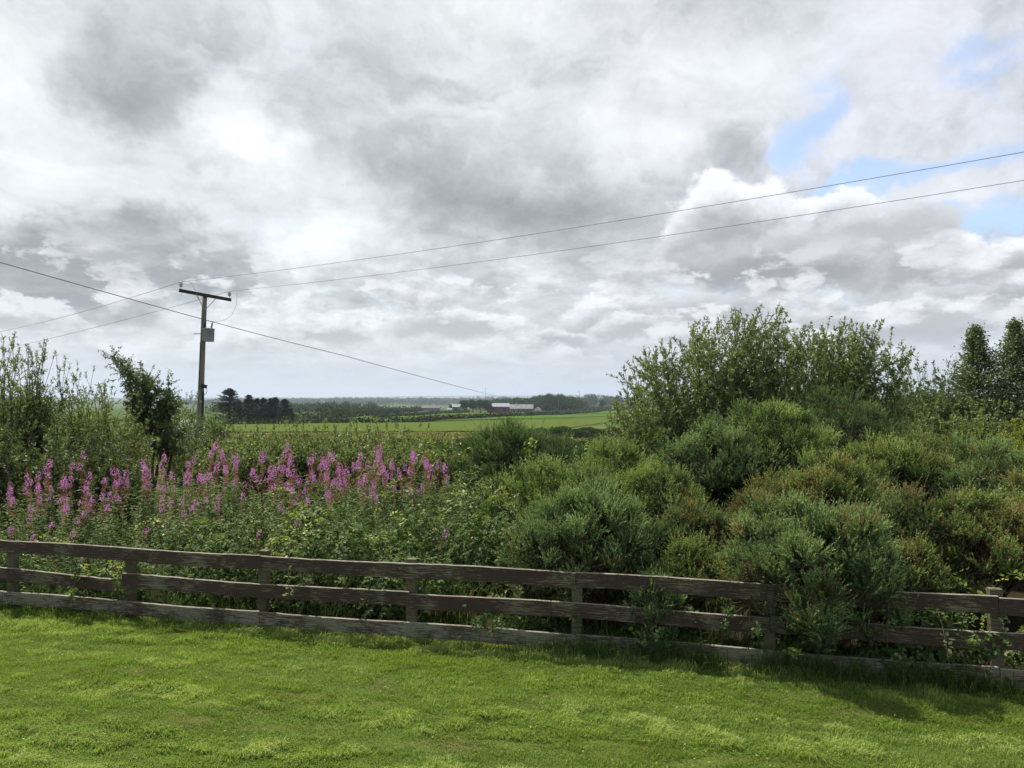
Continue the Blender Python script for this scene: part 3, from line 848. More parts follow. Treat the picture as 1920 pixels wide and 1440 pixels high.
# ================================================================== brambles
def bramble(x_, y_, rx, ry, hgt, nleaf, label, young=.15, canes=8, name='bramble_bush', ls=1.0):
    z0 = gzf(x_, y_)
    r_ = empty(name, (x_, y_, z0))
    cn, lf, yg = MB(), MB(), MB()
    # leaflets over a lumpy dome, several layers deep
    n_ = nleaf
    phi = rng.uniform(0, 6.28, n_); rr = np.sqrt(rng.uniform(0, 1, n_))
    px_, py_ = np.cos(phi) * rr * rx, np.sin(phi) * rr * ry
    dome = (1 - rr ** 2.2) * .75 + .25
    lump = .65 + .7 * fbm((px_ + x_) * 2.2, (py_ + y_) * 2.2, 131, 3)
    pz = hgt * dome * lump * (1 - .55 * rng.uniform(0, 1, n_) ** 1.7)
    P = np.stack([px_, py_, pz], 1)
    outd = unit(np.stack([px_ / rx, py_ / ry, np.full(n_, .8)], 1))
    N = unit(outd + rng.normal(0, .45, (n_, 3)))
    D = unit(np.cross(N, rng.normal(size=(n_, 3)))); D[:, 2] -= .15
    L = rng.uniform(.040, .068, n_) * ls
    t_ = np.clip(rng.normal(.5, .22, n_) + .25 * (pz / hgt - .5), 0, 1)
    # three leaflets per leaf
    for da in (-1.05, 0, 1.05):
        S = np.cross(N, D)
        Dd = D * math.cos(da) + S * math.sin(da)
        leaves(lf, P + Dd * .012, Dd, N, L * (1 if da == 0 else .85), L * .66, t_, LEAFF if ls > .8 and abs(y_) < 12 else LEAF4)
    for c_ in range(canes):
        a_ = rng.uniform(0, 6.28); L_ = rng.uniform(.7, 1.3) * max(rx, .6); hh = hgt * rng.uniform(1.0, 1.35)
        s_ = np.linspace(0, 1, 10)
        b0 = np.array([rng.normal(0, rx * .3), rng.normal(0, ry * .3), 0])
        pts = b0 + np.stack([np.cos(a_) * L_ * s_, np.sin(a_) * L_ * s_, hh * (1 - (2 * s_ - 1.15) ** 2 / 1.32)], 1)
        segs(cn, pts[:-1], pts[1:], .004, .003, 4)
        m_ = 16; q_ = rng.uniform(.25, 1, m_); PP = np.stack([np.interp(q_, s_, pts[:, j]) for j in range(3)], 1)
        Dl = rand_dir(m_, .2); Nn = rand_dir(m_, 1.5)
        tgt = yg if rng.uniform() < young * 2 else lf
        for da in (-1.05, 0, 1.05):
            S = unit(np.cross(Nn, Dl)); Dd = Dl * math.cos(da) + S * math.sin(da)
            leaves(tgt, PP + Dd * .02, Dd, Nn, rng.uniform(.04, .06, m_) * ls, .034 * ls, np.clip(rng.normal(.7, .2, m_), 0, 1))
    cn.build('canes', M['dead'], r_); lf.build('leaves', M['bramble'], r_)
    if yg.n: yg.build('young_leaves', M['bramble_young'], r_)
    return tag(r_, label, 'bramble')
BR = [  # x, offset behind fence, rx, ry, h, n, label
    (-6.2, .35, .75, .35, .62, 700, 'bramble clump behind the far left end of the fence, its leaves over the top rail'),
    (-4.9, .30, .55, .30, .48, 550, 'small bramble behind the broken middle board of the fence'),
    (-3.3, .75, .8, .5, .78, 1300, 'bramble mound just left of the leftmost board joint on the top rail'),
    (-2.1, .85, .9, .55, .90, 1700, 'bramble mound with pale leaf tops right of the leftmost top rail joint'),
    (-1.2, .75, .7, .5, .72, 1200, 'low tangled bramble directly behind the fourth visible fence post'),
    (-1.3, 2.2, 1.0, .8, 1.05, 2000, 'yellowish green bramble mound in front of the right end of the pink flowers'),
    (-.15, 1.9, .8, .7, 1.05, 1700, 'bramble with pale broad leaves left of the round gorse by the fence'),
    (-.25, 3.2, .9, .7, 1.20, 1600, 'tall bramble mound right in front of the dark green gorse dome'),
    (-2.6, 2.1, 1.0, .8, .95, 1800, 'pale leaved bramble below the middle of the pink flowers'),
    (-4.1, 1.7, .8, .6, .85, 1100, 'bramble between leafy willowherb stems, left of the pale leaved mounds'),
    (.30, .55, .5, .3, .42, 500, 'bramble low behind the rails under the round gorse bush'),
    (1.5, .35, .5, .28, .40, 450, 'dark bramble low behind the rails in the middle of the gorse shade'),
    (2.7, .30, .5, .28, .38, 450, 'dark low bramble under the overhanging gorse bush on the fence'),
    (3.75, .25, .6, .28, .62, 600, 'bramble climbing through the rails near the right end of the fence'),
    (5.0, .35, .7, .35, .7, 650, 'bramble at the right edge behind the last rails'),
    (.75, 1.5, .5, .4, .95, 700, 'pale bramble sprig growing through the light green gorse'),
]
for x_, of_, rx, ry, hh, nn, lab in BR:
    bramble(x_, fence_y(x_) + of_, rx, ry, hh, nn, lab, .12 if x_ < 1 else .2)
# leaf sprays that lean out in front of the boards
def sprig(px, py, dep, n_, size, label, name='bramble_spray'):
    c_ = PT(px, py, dep)
    g0 = gzf(c_.x, fence_y(c_.x) + .08)
    r_ = empty(name, (c_.x, fence_y(c_.x) + .08, g0))
    st, lf = MB(), MB()
    tip = np.array([0, c_.y - (fence_y(c_.x) + .08), c_.z - g0])
    for q_ in range(4):
        e = tip + rng.normal(0, size * .6, 3) * np.array([1, .35, .8])
        s_ = np.linspace(0, 1, 8)[:, None]
        pts = s_ * e + np.array([0, 0, 1.]) * (np.sin(s_ * np.pi) * .06) + np.array([0, -.05, 0]) * s_
        segs(st, pts[:-1], pts[1:], .0025, .0018, 4)
        m_ = n_ // 4; u_ = rng.uniform(.45, 1, m_); P = np.stack([np.interp(u_, s_[:, 0], pts[:, j]) for j in range(3)], 1) + rng.normal(0, size * .22, (m_, 3))
        D = rand_dir(m_, .1); N = unit(np.array([[0, -.6, 1.]]) + rng.normal(0, .35, (m_, 3)))
        for da in (-1.0, 0, 1.0):
            S = unit(np.cross(N, D)); Dd = D * math.cos(da) + S * math.sin(da)
            leaves(lf, P + Dd * .01, Dd, N, rng.uniform(.032, .048, m_), .033, np.clip(rng.normal(.45, .2, m_), 0, 1), LEAFF)
    st.build('canes', M['dead'], r_); lf.build('leaves', M['bramble_young' if 'bright' in label else 'bramble'], r_)
    return tag(r_, label, 'bramble')
sprig(1490, 1224, 6.3, 8, .05, 'small bright green bramble sprig in front of the bottom rail under the gorse')
sprig(1870, 1180, 6.0, 24, .12, 'green bramble spray hanging over the rails at the right end of the fence')
sprig(1830, 1180, 6.05, 10, .08, 'bright green sprig on the middle rail left of the rightmost post')
sprig(1850, 1098, 6.3, 16, .09, 'bright green bramble tips above the top rail beside the rightmost post')
sprig(1370, 1140, 6.45, 12, .07, 'dark green bramble spray between the top and middle rails left of the gorse')
sprig(1420, 1162, 6.35, 8, .05, 'tiny bramble sprig lying on the middle rail at the board joint')
sprig(900, 1140, 7.2, 24, .14, 'bramble growing up through the rails near the middle of the fence')
sprig(1240, 1190, 6.65, 30, .14, 'dark bramble clump standing in front of the bottom rail at the board gap')
sprig(560, 1075, 7.8, 16, .1, 'thin bramble spray trailing over the middle rail right of the third post')
sprig(140, 1050, 8.25, 16, .12, 'bramble spray over the upper rails above the broken board')
sprig(225, 1120, 8.2, 12, .07, 'bramble leaves in the gap at the broken board end')

# ================================================================== gorse
def gorse(name, cx, cy, lobes, n_shoot, mat, label, cat='gorse bush', shoot=.17, spines=26, up=.55, brown=None, group=None):
    """lobes: (dx, dy, z, r); shoots stand on the lobes' outer surface"""
    z0 = gzf(cx, cy)
    r_ = empty(name, (cx, cy, z0))
    lb = np.array(lobes, float)
    ext = []
    for l_ in lb:                                     # small lobes make the outline uneven
        k_ = 24
        d_ = rand_dir(k_, .30)
        for q_ in range(k_):
            ext.append([*(l_[:3] + d_[q_] * l_[3] * (rng.uniform(.80, 1.18) if rng.uniform() > .2 else rng.uniform(1.2, 1.5))), min(.26, l_[3] * rng.uniform(.20, .46))])
    lb2 = np.concatenate([lb * [1, 1, 1, .84], np.array(ext)])
    nmain = len(lb)
    area = lb2[:, 3] ** 2
    area[:nmain] *= .10
    idx = rng.choice(len(lb2), size=n_shoot * 7, p=area / area.sum())
    d_ = rand_dir(len(idx), .15)
    c_ = lb2[idx, :3]; rr = lb2[idx, 3]
    P = c_ + d_ * (rr * rng.uniform(.80, 1.04, len(idx)))[:, None]
    inside = rng.uniform(0, 1, len(idx)) > (.03 + .97 * sstep(-.10, .50, d_[:, 2] + rng.normal(0, .1, len(idx))))
    inside |= vnoise(P[:, 0] * 6.5 + P[:, 2] * 4 + cx * 9, P[:, 1] * 6.5 - P[:, 2] * 5.5, 8) < .27
    for l_ in lb2:
        inside |= (np.linalg.norm(P - l_[:3], axis=1) < l_[3] * .80)
    ok = (~inside) & (P[:, 2] > .03)
    P, d_, idx = P[ok][:n_shoot], d_[ok][:n_shoot], idx[ok][:n_shoot]
    n_ = len(P)
    ax = unit(d_ * .9 + np.array([0, 0, up]) + rng.normal(0, .28, (n_, 3)))
    L = shoot * 1.15 * rng.uniform(.6, 1.35, n_) * np.where(rng.uniform(0, 1, n_) < .12, rng.uniform(1.5, 2.3, n_), 1)
    lobe_t = rng.normal(0, .14, len(lb2))[idx]
    T = np.clip(.45 + lobe_t + rng.normal(0, .10, n_) + .10 * d_[:, 2], 0, 1)
    st, fo_, old = MB(), MB(), MB()
    B = P - ax * (L * .5)[:, None]
    segs(st, B, B + ax * (L * 1.3)[:, None], .0035, .0012, 3)
    # limbs from the root to the lobes
    for l_ in lb:
        s_ = np.linspace(0, 1, 6)[:, None]
        for q_ in range(4):
            e = l_[:3] + rng.normal(0, l_[3] * .4, 3)
            pts = np.array([rng.normal(0, .06), rng.normal(0, .06), -.05]) * (1 - s_) + e * s_ + np.array([0, 0, .12]) * np.sin(s_ * 3.14)
            rad = np.linspace(.028, .008, 6)
            segs(st, pts[:-1], pts[1:], rad[:-1], rad[1:], 5)
            m_ = 44
            a_ = e + rng.normal(0, l_[3] * .1, (m_, 3)); b_ = e + rand_dir(m_) * l_[3] * rng.uniform(.5, .85, (m_, 1))
            segs(st, a_, b_, .006, .003, 3)
    # spines round every shoot, denser and shorter towards the tip
    k_ = spines
    u_ = rng.uniform(.0, 1, (n_, k_)) ** .8
    ref = unit(np.cross(ax, rng.normal(size=(n_, 3)))); ref2 = np.cross(ax, ref)
    ph = rng.uniform(0, 6.28, (n_, k_))
    rad_ = ref[:, None] * np.cos(ph)[..., None] + ref2[:, None] * np.sin(ph)[..., None]
    SP = B[:, None] + ax[:, None] * (u_ * L[:, None] * 1.3)[..., None]
    SD = unit(rad_ * (1.05 - .55 * u_)[..., None] + ax[:, None] * (.55 + .5 * u_)[..., None])
    SL = shoot * .27 * (1.1 - .55 * u_) * rng.uniform(.7, 1.3, (n_, k_))
    ST = np.clip(T[:, None] + .60 * (u_ - .55) + rng.normal(0, .06, (n_, k_)), 0, 1)
    f = lambda a: a.reshape(-1, *a.shape[2:])
    sel = np.ones(n_ * k_, bool)
    if brown is not None:
        isb = rng.uniform(0, 1, n_) < brown + .35 * (vnoise(P[:, 0] * 3 + cx * 7, P[:, 2] * 3 + P[:, 1] * 2, 5) > .62)
        sel = np.repeat(~isb, k_)
        bs = ~sel
        leaves(old, f(SP)[bs], f(SD)[bs], rand_dir(bs.sum()), f(SL)[bs] * .9, .0075, np.clip(f(ST)[bs] + .1, 0, 1), SPINE)
    leaves(fo_, f(SP)[sel], f(SD)[sel], rand_dir(sel.sum()), f(SL)[sel], .0085, f(ST)[sel], SPINE)
    st.build('branches', M['twig'], r_); fo_.build('foliage', M[mat], r_)
    if old.n: old.build('old_shoots', M['gorse_brown'], r_)
    return tag(r_, label, cat, group)
def GB(px, py_top, dep, width_px, ground_frac=0.0, **kw):
    """a bush seen at column px with its top at row py_top: world centre, height and radius"""
    c_ = PT(px, py_top, dep)
    return c_.x, c_.y, c_.z - gzf(c_.x, c_.y), width_px / 2 / F_PX * dep
def mk(px, top, dep, wpx, n_, mat, label, seedlobes=None, shoot=.17, brown=None, flat=1.0, name='gorse_bush', spines=26, up=.55, low=.0):
    cx, cy, H_, rx = GB(px, top, dep, wpx)
    H_ -= shoot * .8
    lobes = []
    ph0 = rng.uniform(0, 6.28)
    for k_ in range(5):                                # broad billowing top
        lr = min(rx * rng.uniform(.36, .50), H_ * .42)
        a_, q_ = ph0 + k_ * 1.257, (0 if k_ == 0 else rx * rng.uniform(.30, .52))
        lobes.append((math.cos(a_) * q_, math.sin(a_) * q_ * .7, H_ * (1 if k_ == 0 else rng.uniform(.74, 1.0)) - lr * .95, lr))
    for k_ in range(7):                                # shoulders
        lr = min(rx * rng.uniform(.28, .40), H_ * .34)
        a_ = ph0 + k_ * .898 + rng.uniform(-.25, .25)
        lobes.append((math.cos(a_) * (rx - lr * .8), math.sin(a_) * (rx - lr) * .85, max(lr * .8, H_ * rng.uniform(.56, .82) - lr * .4), lr))
    for k_ in range(5 if low else 2):                  # skirt
        lr = min(rx * rng.uniform(.22, .34), H_ * .25)
        a_ = ph0 + k_ * 1.257 + .4
        lobes.append((math.cos(a_) * (rx - lr * 1.2), math.sin(a_) * (rx - lr) * .8, max(lr + low, H_ * .24), lr))
    shoot = shoot * .82
    n_ = int(n_ * 1.55)
    if brown: brown = brown * .6
    return gorse(name, cx, cy, lobes, n_, mat, label, shoot=shoot, brown=brown, spines=spines, up=up)
mk(962, 806, 14.6, 235, 4200, 'gorse_dark', 'dark green gorse dome standing alone right of the pink flowers', shoot=.24)
mk(1088, 922, 7.75, 255, 4000, 'gorse_blue', 'round blue green gorse bush leaning on the top rail at the middle of the fence', shoot=.15, brown=.03, low=.3)
mk(1040, 882, 10.2, 260, 2600, 'gorse', 'light green low gorse mound behind the round blue green bush', shoot=.18)
mk(1160, 838, 11.6, 200, 2400, 'gorse', 'light green gorse left of the tall willow foot', shoot=.18)
mk(1230, 870, 10.0, 190, 2400, 'gorse', 'green gorse with a dark hollow on its right side, left of the big gorse', shoot=.17, brown=.04)
mk(1330, 800, 11.4, 190, 2500, 'gorse_blue', 'leftmost top hump of the big gorse thicket below the willow', shoot=.18)
mk(1430, 768, 11.8, 250, 3600, 'gorse', 'highest wide green gorse of the thicket below the middle of the willow', shoot=.18)
mk(1575, 752, 13.6, 240, 3400, 'gorse_dark', 'blue green gorse crest behind the thicket, right of the willow middle', shoot=.19)
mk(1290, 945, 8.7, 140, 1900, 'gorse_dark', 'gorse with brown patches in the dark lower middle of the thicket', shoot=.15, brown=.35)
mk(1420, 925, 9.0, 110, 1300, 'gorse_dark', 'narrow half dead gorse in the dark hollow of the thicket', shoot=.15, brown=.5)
mk(1545, 868, 9.6, 230, 3200, 'gorse', 'olive gorse shelf with brown tips above the bush that hangs over the fence', shoot=.16, brown=.22)
mk(1690, 815, 10.8, 190, 2800, 'gorse', 'green gorse left of the yellow green bushes, above the dark brown slope', shoot=.17, brown=.05)
mk(1830, 835, 10.4, 220, 2800, 'gorse_blue', 'green gorse at the right edge in front of the yellow green bushes', shoot=.17, brown=.08)
mk(1830, 925, 8.2, 230, 3000, 'gorse', 'brownish gorse with dry orange tips behind the right end of the fence', shoot=.15, brown=.45)
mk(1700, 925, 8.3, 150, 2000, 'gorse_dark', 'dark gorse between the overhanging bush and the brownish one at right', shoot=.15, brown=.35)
mk(1528, 952, 6.85, 300, 5000, 'gorse_blue', 'big blue green gorse bush spilling over the top rail of the fence at right', shoot=.14, brown=.07, low=.25)
mk(1290, 1010, 7.4, 120, 1300, 'gorse', 'small gorse with low shoots poking over the top rail between the two round bushes', shoot=.13, brown=.25)
mk(1720, 1010, 6.9, 90, 1100, 'gorse', 'small olive gorse rising over the top rail right of the overhanging bush', shoot=.13, brown=.4)
mk(2010, 880, 8.6, 240, 2000, 'gorse', 'gorse cut by the right edge of the view', shoot=.16, brown=.3)
mk(2230, 860, 9.0, 260, 2200, 'gorse', 'gorse beyond the right edge, farther out of view', shoot=.16, brown=.2)
mk(2150, 800, 12.5, 260, 2200, 'gorse_blue', 'tall gorse beyond the right edge, behind the others', shoot=.18)
mk(2420, 900, 9.5, 260, 2000, 'gorse_dark', 'outermost gorse beyond the right edge of the view', shoot=.17)
mk(1222, 1072, 6.95, 90, 600, 'gorse_blue', 'low gorse sprig hanging over the rails right of the round bush', shoot=.12)

# ================================================================== leafy shrubs and trees made of stems and leaves
def shrub(name, x_, y_, env, n_stem, label, cat, mat='willow', leaf=.055, wid=.34, per=26, sub=7, base_spread=.25, group=None, lean=(0, 0), top=None,
          jit=.06, trunk_r=.03, tpl=LEAF4, tmin=.30, subL=.45, droop=0.0, upw=.9, leafpart='leaves', body=0, body_top=.8):
    """env: list of stem tips (dx, dy, height); short side shoots carry the leaves"""
    z0 = gzf(x_, y_)
    r_ = empty(name, (x_, y_, z0))
    st, lf = MB(), MB()
    SP_, SA_, SL_ = [], [], []
    for (tx, ty, tz) in env:
        s_ = np.linspace(0, 1, 9)
        b_ = np.array([rng.normal(0, base_spread), rng.normal(0, base_spread), -.05])
        e = np.array([tx, ty, tz], float)
        wob = np.cumsum(rng.normal(0, jit, (9, 3)), 0) * s_[:, None]
        pts = b_ + (e - b_) * np.stack([s_ ** .85, s_ ** .85, s_], 1) + wob * [1, 1, .3]
        pts[:, 0] += lean[0] * s_ ** 2; pts[:, 1] += lean[1] * s_ ** 2
        rad = trunk_r * (1 - .88 * s_) * (tz / 3.0) ** .7 + .002
        segs(st, pts[:-1], pts[1:], rad[:-1], rad[1:], 5)
        u_ = np.sort(rng.uniform(tmin, 1.0, sub)); u_[-1] = 1.0
        Q = np.stack([np.interp(u_, s_, pts[:, j]) for j in range(3)], 1)
        ax = unit(pts[-1] - pts[4])
        A = unit(rand_dir(sub) * .8 + ax * upw * (.6 + .6 * u_[:, None])); A[-1] = ax
        Ls = subL * (1.15 - .55 * u_) * rng.uniform(.6, 1.3, sub)
        SP_.append(Q); SA_.append(A); SL_.append(Ls)
    Q, A, Ls = np.concatenate(SP_), np.concatenate(SA_), np.concatenate(SL_)
    # twigs within the body of the shrub
    if body:
        e = np.array(env); k_ = rng.integers(0, len(e), body)
        s_ = rng.uniform(tmin * .5, body_top, body)
        Pb = e[k_] * np.stack([s_ ** .85, s_ ** .85, s_], 1) + rng.normal(0, .16, (body, 3))
        Pb[:, 2] = np.maximum(Pb[:, 2], .1)
        Q = np.concatenate([Q, Pb]); A = np.concatenate([A, rand_dir(body, .9)]); Ls = np.concatenate([Ls, subL * rng.uniform(.5, 1.1, body)])
    E = Q + A * Ls[:, None]; E[:, 2] -= droop * Ls
    segs(st, Q, E, .005, .0015, 3)
    n_ = len(Q)
    u_ = rng.uniform(0.05, 1.05, (n_, per))
    P = Q[:, None] + (E - Q)[:, None] * u_[..., None]
    dl = unit(unit(E - Q)[:, None] * .8 + rng.normal(0, .62, (n_, per, 3)))
    L = leaf * rng.uniform(.65, 1.3, (n_, per))
    T = np.clip(.48 + rng.normal(0, .10, (n_, 1)) + rng.normal(0, .14, (n_, per)) + .16 * (u_ - .5), 0, 1)
    leaves(lf, P.reshape(-1, 3), dl.reshape(-1, 3), rand_dir(n_ * per, .8), L.ravel(), L.ravel() * wid, T.ravel(), tpl)
    st.build('stems', M['bark'], r_); lf.build(leafpart, M[mat], r_)
    return tag(r_, label, cat, group)
def envelope(px0, px1, dep, tops, n_, x_, y_, dspread=1.2, g0=None, low=.55):
    """stem tips whose heights follow the outline tops = [(px, py), ...] at distance dep"""
    tp = np.array(tops, float)
    res = []
    for k_ in range(n_):
        px = rng.uniform(px0, px1); py = np.interp(px, tp[:, 0], tp[:, 1])
        dd = dep + rng.uniform(-dspread, dspread)
        p = PT(px, py, dep)
        h_ = (p.z - gzf(x_, y_))
        f_ = 1.0 if k_ % 3 == 0 else rng.uniform(low, 1.0)
        res.append((p.x - x_, dd - y_, h_ * f_))
    return res
# --- the tall willow right of the middle: two clumps
c_ = PT(1345, 800, 16.5)
shrub('willow', c_.x, c_.y, envelope(1172, 1520, 16.5, [(1172, 700), (1200, 680), (1230, 662), (1270, 648), (1320, 625), (1360, 606), (1400, 612), (1435, 592), (1460, 618), (1488, 635), (1520, 650)], 150, c_.x, c_.y, 1.3, low=.42), 0,
      'broad willow with feathery upright shoots behind the gorse, right of the distant barns', 'willow', 'willow', .072, .40, 20, 24, 1.1, body=6500, body_top=.95, subL=.36, trunk_r=.013, tmin=.2)
c_ = PT(1570, 800, 17.2)
shrub('willow', c_.x, c_.y, envelope(1460, 1672, 17.2, [(1460, 650), (1500, 632), (1540, 638), (1600, 614), (1630, 632), (1642, 672), (1672, 680)], 105, c_.x, c_.y, 1.2, low=.42), 0,
      'second willow crown joined to the right side of the broad willow', 'willow', 'willow', .072, .40, 20, 24, .8, body=4400, body_top=.95, subL=.36, trunk_r=.013, tmin=.2)
c_ = PT(1195, 860, 14.0)
shrub('willow', c_.x, c_.y, envelope(1145, 1250, 14.0, [(1145, 770), (1180, 745), (1220, 760), (1250, 790)], 34, c_.x, c_.y, .6), 0,
      'small bright green willow bush at the left foot of the broad willow', 'willow', 'willow', .06, .42, 20, 12, .3, body=900, body_top=.9, subL=.30, trunk_r=.01)
# --- left: willows with tall loose shoots
def lw(px, dep, px0, px1, tops, n_, label, mat='willow', body=500, **k_):
    c_ = PT(px, 840, dep)
    shrub('willow', c_.x, c_.y, envelope(px0, px1, dep, tops, n_, c_.x, c_.y, .9, low=.5), 0, label, 'willow', mat, .068, .33, 15, 18, .3, body=int(body * 2.4), body_top=.72, subL=.30, trunk_r=.012, tmin=.2, **k_)
lw(-60, 15.5, -150, 20, [(-150, 640), (-60, 625), (20, 660)], 44, 'willow cut by the left edge of the view', 'willow', 700)
lw(30, 15.5, -20, 80, [(-20, 655), (10, 655), (40, 650), (55, 645), (80, 680)], 40, 'leftmost tall willow with loose feathery shoots at the left edge', 'willow', 800)
lw(100, 16.2, 65, 135, [(65, 660), (85, 675), (110, 690), (135, 705)], 26, 'willow with thin upright shoots second from the left edge', 'willow_dark', 600)
lw(165, 15.8, 130, 205, [(130, 705), (150, 695), (175, 720), (205, 740)], 30, 'lower willow with arching shoots left of the leaning tree', 'willow', 650)
lw(215, 15.2, 180, 262, [(180, 760), (200, 740), (230, 745), (262, 800)], 26, 'low leafy willow bush at the left foot of the leaning tree', 'willow', 600)
for px, tp, dep, lab in ((20, 800, 13.6, 'dark leafy bush behind the leftmost pink flowers'), (110, 815, 13.8, 'dark green bush behind the pink flowers below the upright willow shoots'),
                         (205, 812, 14.2, 'dark bush behind the pink flowers left of the leaning tree stems'), (-90, 810, 12.6, 'dark bush beyond the left edge of the view')):
    c_ = PT(px, 850, dep)
    shrub('leafy_bush', c_.x, c_.y, envelope(px - 62, px + 62, dep, [(px - 62, tp + 30), (px, tp), (px + 62, tp + 25)], 26, c_.x, c_.y, .7, low=.5), 0, lab, 'bush', 'willow_dark', .065, .38, 18, 8, .3, body=900, subL=.34, trunk_r=.012)
# --- the leaning tree
c_ = PT(287, 880, 18.0)
tips = [(PT(px, py, 18.0 + rng.uniform(-.6, .6)) - Vector((c_.x, c_.y, gzf(c_.x, c_.y)))) for px, py in
        [(215, 668), (228, 682), (240, 700), (250, 712), (262, 700), (275, 708), (240, 735), (255, 745), (268, 730), (285, 720), (300, 728), (318, 722), (325, 735), (305, 750), (290, 745), (335, 760),
         (260, 765), (275, 775), (290, 780), (310, 785), (330, 800), (270, 800), (300, 810), (250, 790), (262, 712), (247, 690), (345, 748), (320, 770), (236, 690), (222, 672), (270, 745), (255, 722), (255, 815), (300, 835), (325, 825), (345, 800), (280, 790), (295, 765), (318, 790), (240, 770), (262, 830), (340, 840), (300, 855), (270, 850)]]
r_ = empty('leaning_tree', (c_.x, c_.y, gzf(c_.x, c_.y)))
tr, lf = MB(), MB()
Qs, As = [], []
mains = [np.array([-.35, 0, 3.0]), np.array([.25, .1, 2.6]), np.array([.0, -.1, 2.2]), np.array([.5, .1, 2.0])]
for m_i, m_ in enumerate(mains):
    s_ = np.linspace(0, 1, 8)[:, None]
    pts = np.array([m_i * .10 - .15, rng.normal(0, .05), -.1]) * (1 - s_) + m_ * s_ + np.cumsum(rng.normal(0, .03, (8, 3)), 0) * s_
    segs(tr, pts[:-1], pts[1:], np.linspace(.045, .025, 8)[:-1], np.linspace(.045, .025, 8)[1:], 7)
for t3 in tips:
    e = np.array(t3)
    m_ = mains[int(np.argmin([np.linalg.norm(e - q_ * [1, 1, .95]) for q_ in mains]))]
    b_ = m_ * rng.uniform(.55, .98)
    s_ = np.linspace(0, 1, 8)[:, None]
    pts = b_ * (1 - s_) + e * s_ + np.array([0, 0, .15]) * np.sin(s_ * 3.14) + np.cumsum(rng.normal(0, .03, (8, 3)), 0) * s_
    segs(tr, pts[:-1], pts[1:], np.linspace(.028, .006, 8)[:-1], np.linspace(.028, .006, 8)[1:], 5)
    k_ = 19; u_ = rng.uniform(.2, 1, k_); u_[0] = 1
    Q = np.stack([np.interp(u_, s_[:, 0], pts[:, j]) for j in range(3)], 1)
    A = unit(rand_dir(k_) + unit(e - b_) * .5) * rng.uniform(.15, .42, (k_, 1)) - np.array([0, 0, .03])
    Qs.append(Q); As.append(A)
Q, A = np.concatenate(Qs), np.concatenate(As)
segs(tr, Q, Q + A, .005, .002, 3)
per = 26; u_ = rng.uniform(0, 1.05, (len(Q), per))
P = Q[:, None] + A[:, None] * u_[..., None]
dl = unit(unit(A)[:, None] * .6 + rng.normal(0, .6, (len(Q), per, 3)) + np.array([0, 0, -.25]))
L = .07 * rng.uniform(.6, 1.3, P.shape[:2])
leaves(lf, P.reshape(-1, 3), dl.reshape(-1, 3), rand_dir(P.shape[0] * per, .8), L.ravel(), L.ravel() * .4, np.clip(rng.normal(.45, .2, P.shape[0] * per), 0, 1))
tr.build('trunk', M['bark'], r_); lf.build('crown', M['willow_dark'], r_)
tag(r_, 'thin several stemmed tree with its top leaning left, between the willows and the pole', 'tree')
# --- bushes near the pole
def bush(px, top, dep, wpx, label, mat='willow', n_=26, body=450, leaf=.06, wid=.45, name='leafy_bush', cat='bush', subL=.30, per=16, tip=10, sub=6, low=.55, group=None):
    c_ = PT(px, top, dep)
    return shrub(name, c_.x, c_.y, envelope(px - wpx / 2, px + wpx / 2, dep, [(px - wpx / 2, top + wpx * .30), (px - wpx * .2, top + 4), (px, top), (px + wpx * .25, top + 6), (px + wpx / 2, top + wpx * .30)], n_, c_.x, c_.y,
                 wpx / 2 / F_PX * dep * .8, low=low), 0, label, cat, mat, leaf, wid, per, sub, .2, body=body, subL=subL, trunk_r=.011, group=group)
bush(400, 768, 27, 76, 'round olive green bush just right of the utility pole foot', 'willow_dark', 34, 600, .07, .4, subL=.4)
bush(345, 795, 22, 90, 'green bush between the leaning tree and the utility pole', 'willow', 24, 420, .06)
bush(345, 745, 24, 60, 'loose leafy bush with tall twigs right beside the leaning tree', 'willow_dark', 20, 240, .06)
# --- pale low willow thicket behind the pink flowers
for i_, (px, top, dep) in enumerate(((450, 812, 19), (520, 808, 20), (590, 800, 20.5), (655, 797, 20), (715, 802, 19.5), (770, 812, 18), (560, 822, 17), (670, 822, 17), (815, 828, 17.5), (490, 832, 16.5), (745, 838, 16), (415, 840, 17))):
    bush(px, top - 6, dep, 108, ['pale green low willow bush, leftmost of the thicket right of the pole', 'pale low willow bush behind the pink flowers, second from the pole', 'pale low willow bush below the middle of the conifer field',
         'pale low willow bush at the crest of the thicket under the green fields', 'pale low willow bush right of the thicket crest', 'pale low willow bush at the right end of the thicket', 'greener willow bush in front of the left half of the thicket',
         'greener willow bush in front of the middle of the thicket', 'low willow bush between the thicket and the dark gorse dome', 'front left willow bush of the thicket, close behind the flowers', 'front right willow bush of the thicket, close behind the flowers',
         'green willow bush at the foot of the olive bush by the pole'][i_], 'willow', 34, 1500, .068, .5, 'willow_bush', 'willow bush', .26, 14, group='low willow bushes behind the pink flowers')
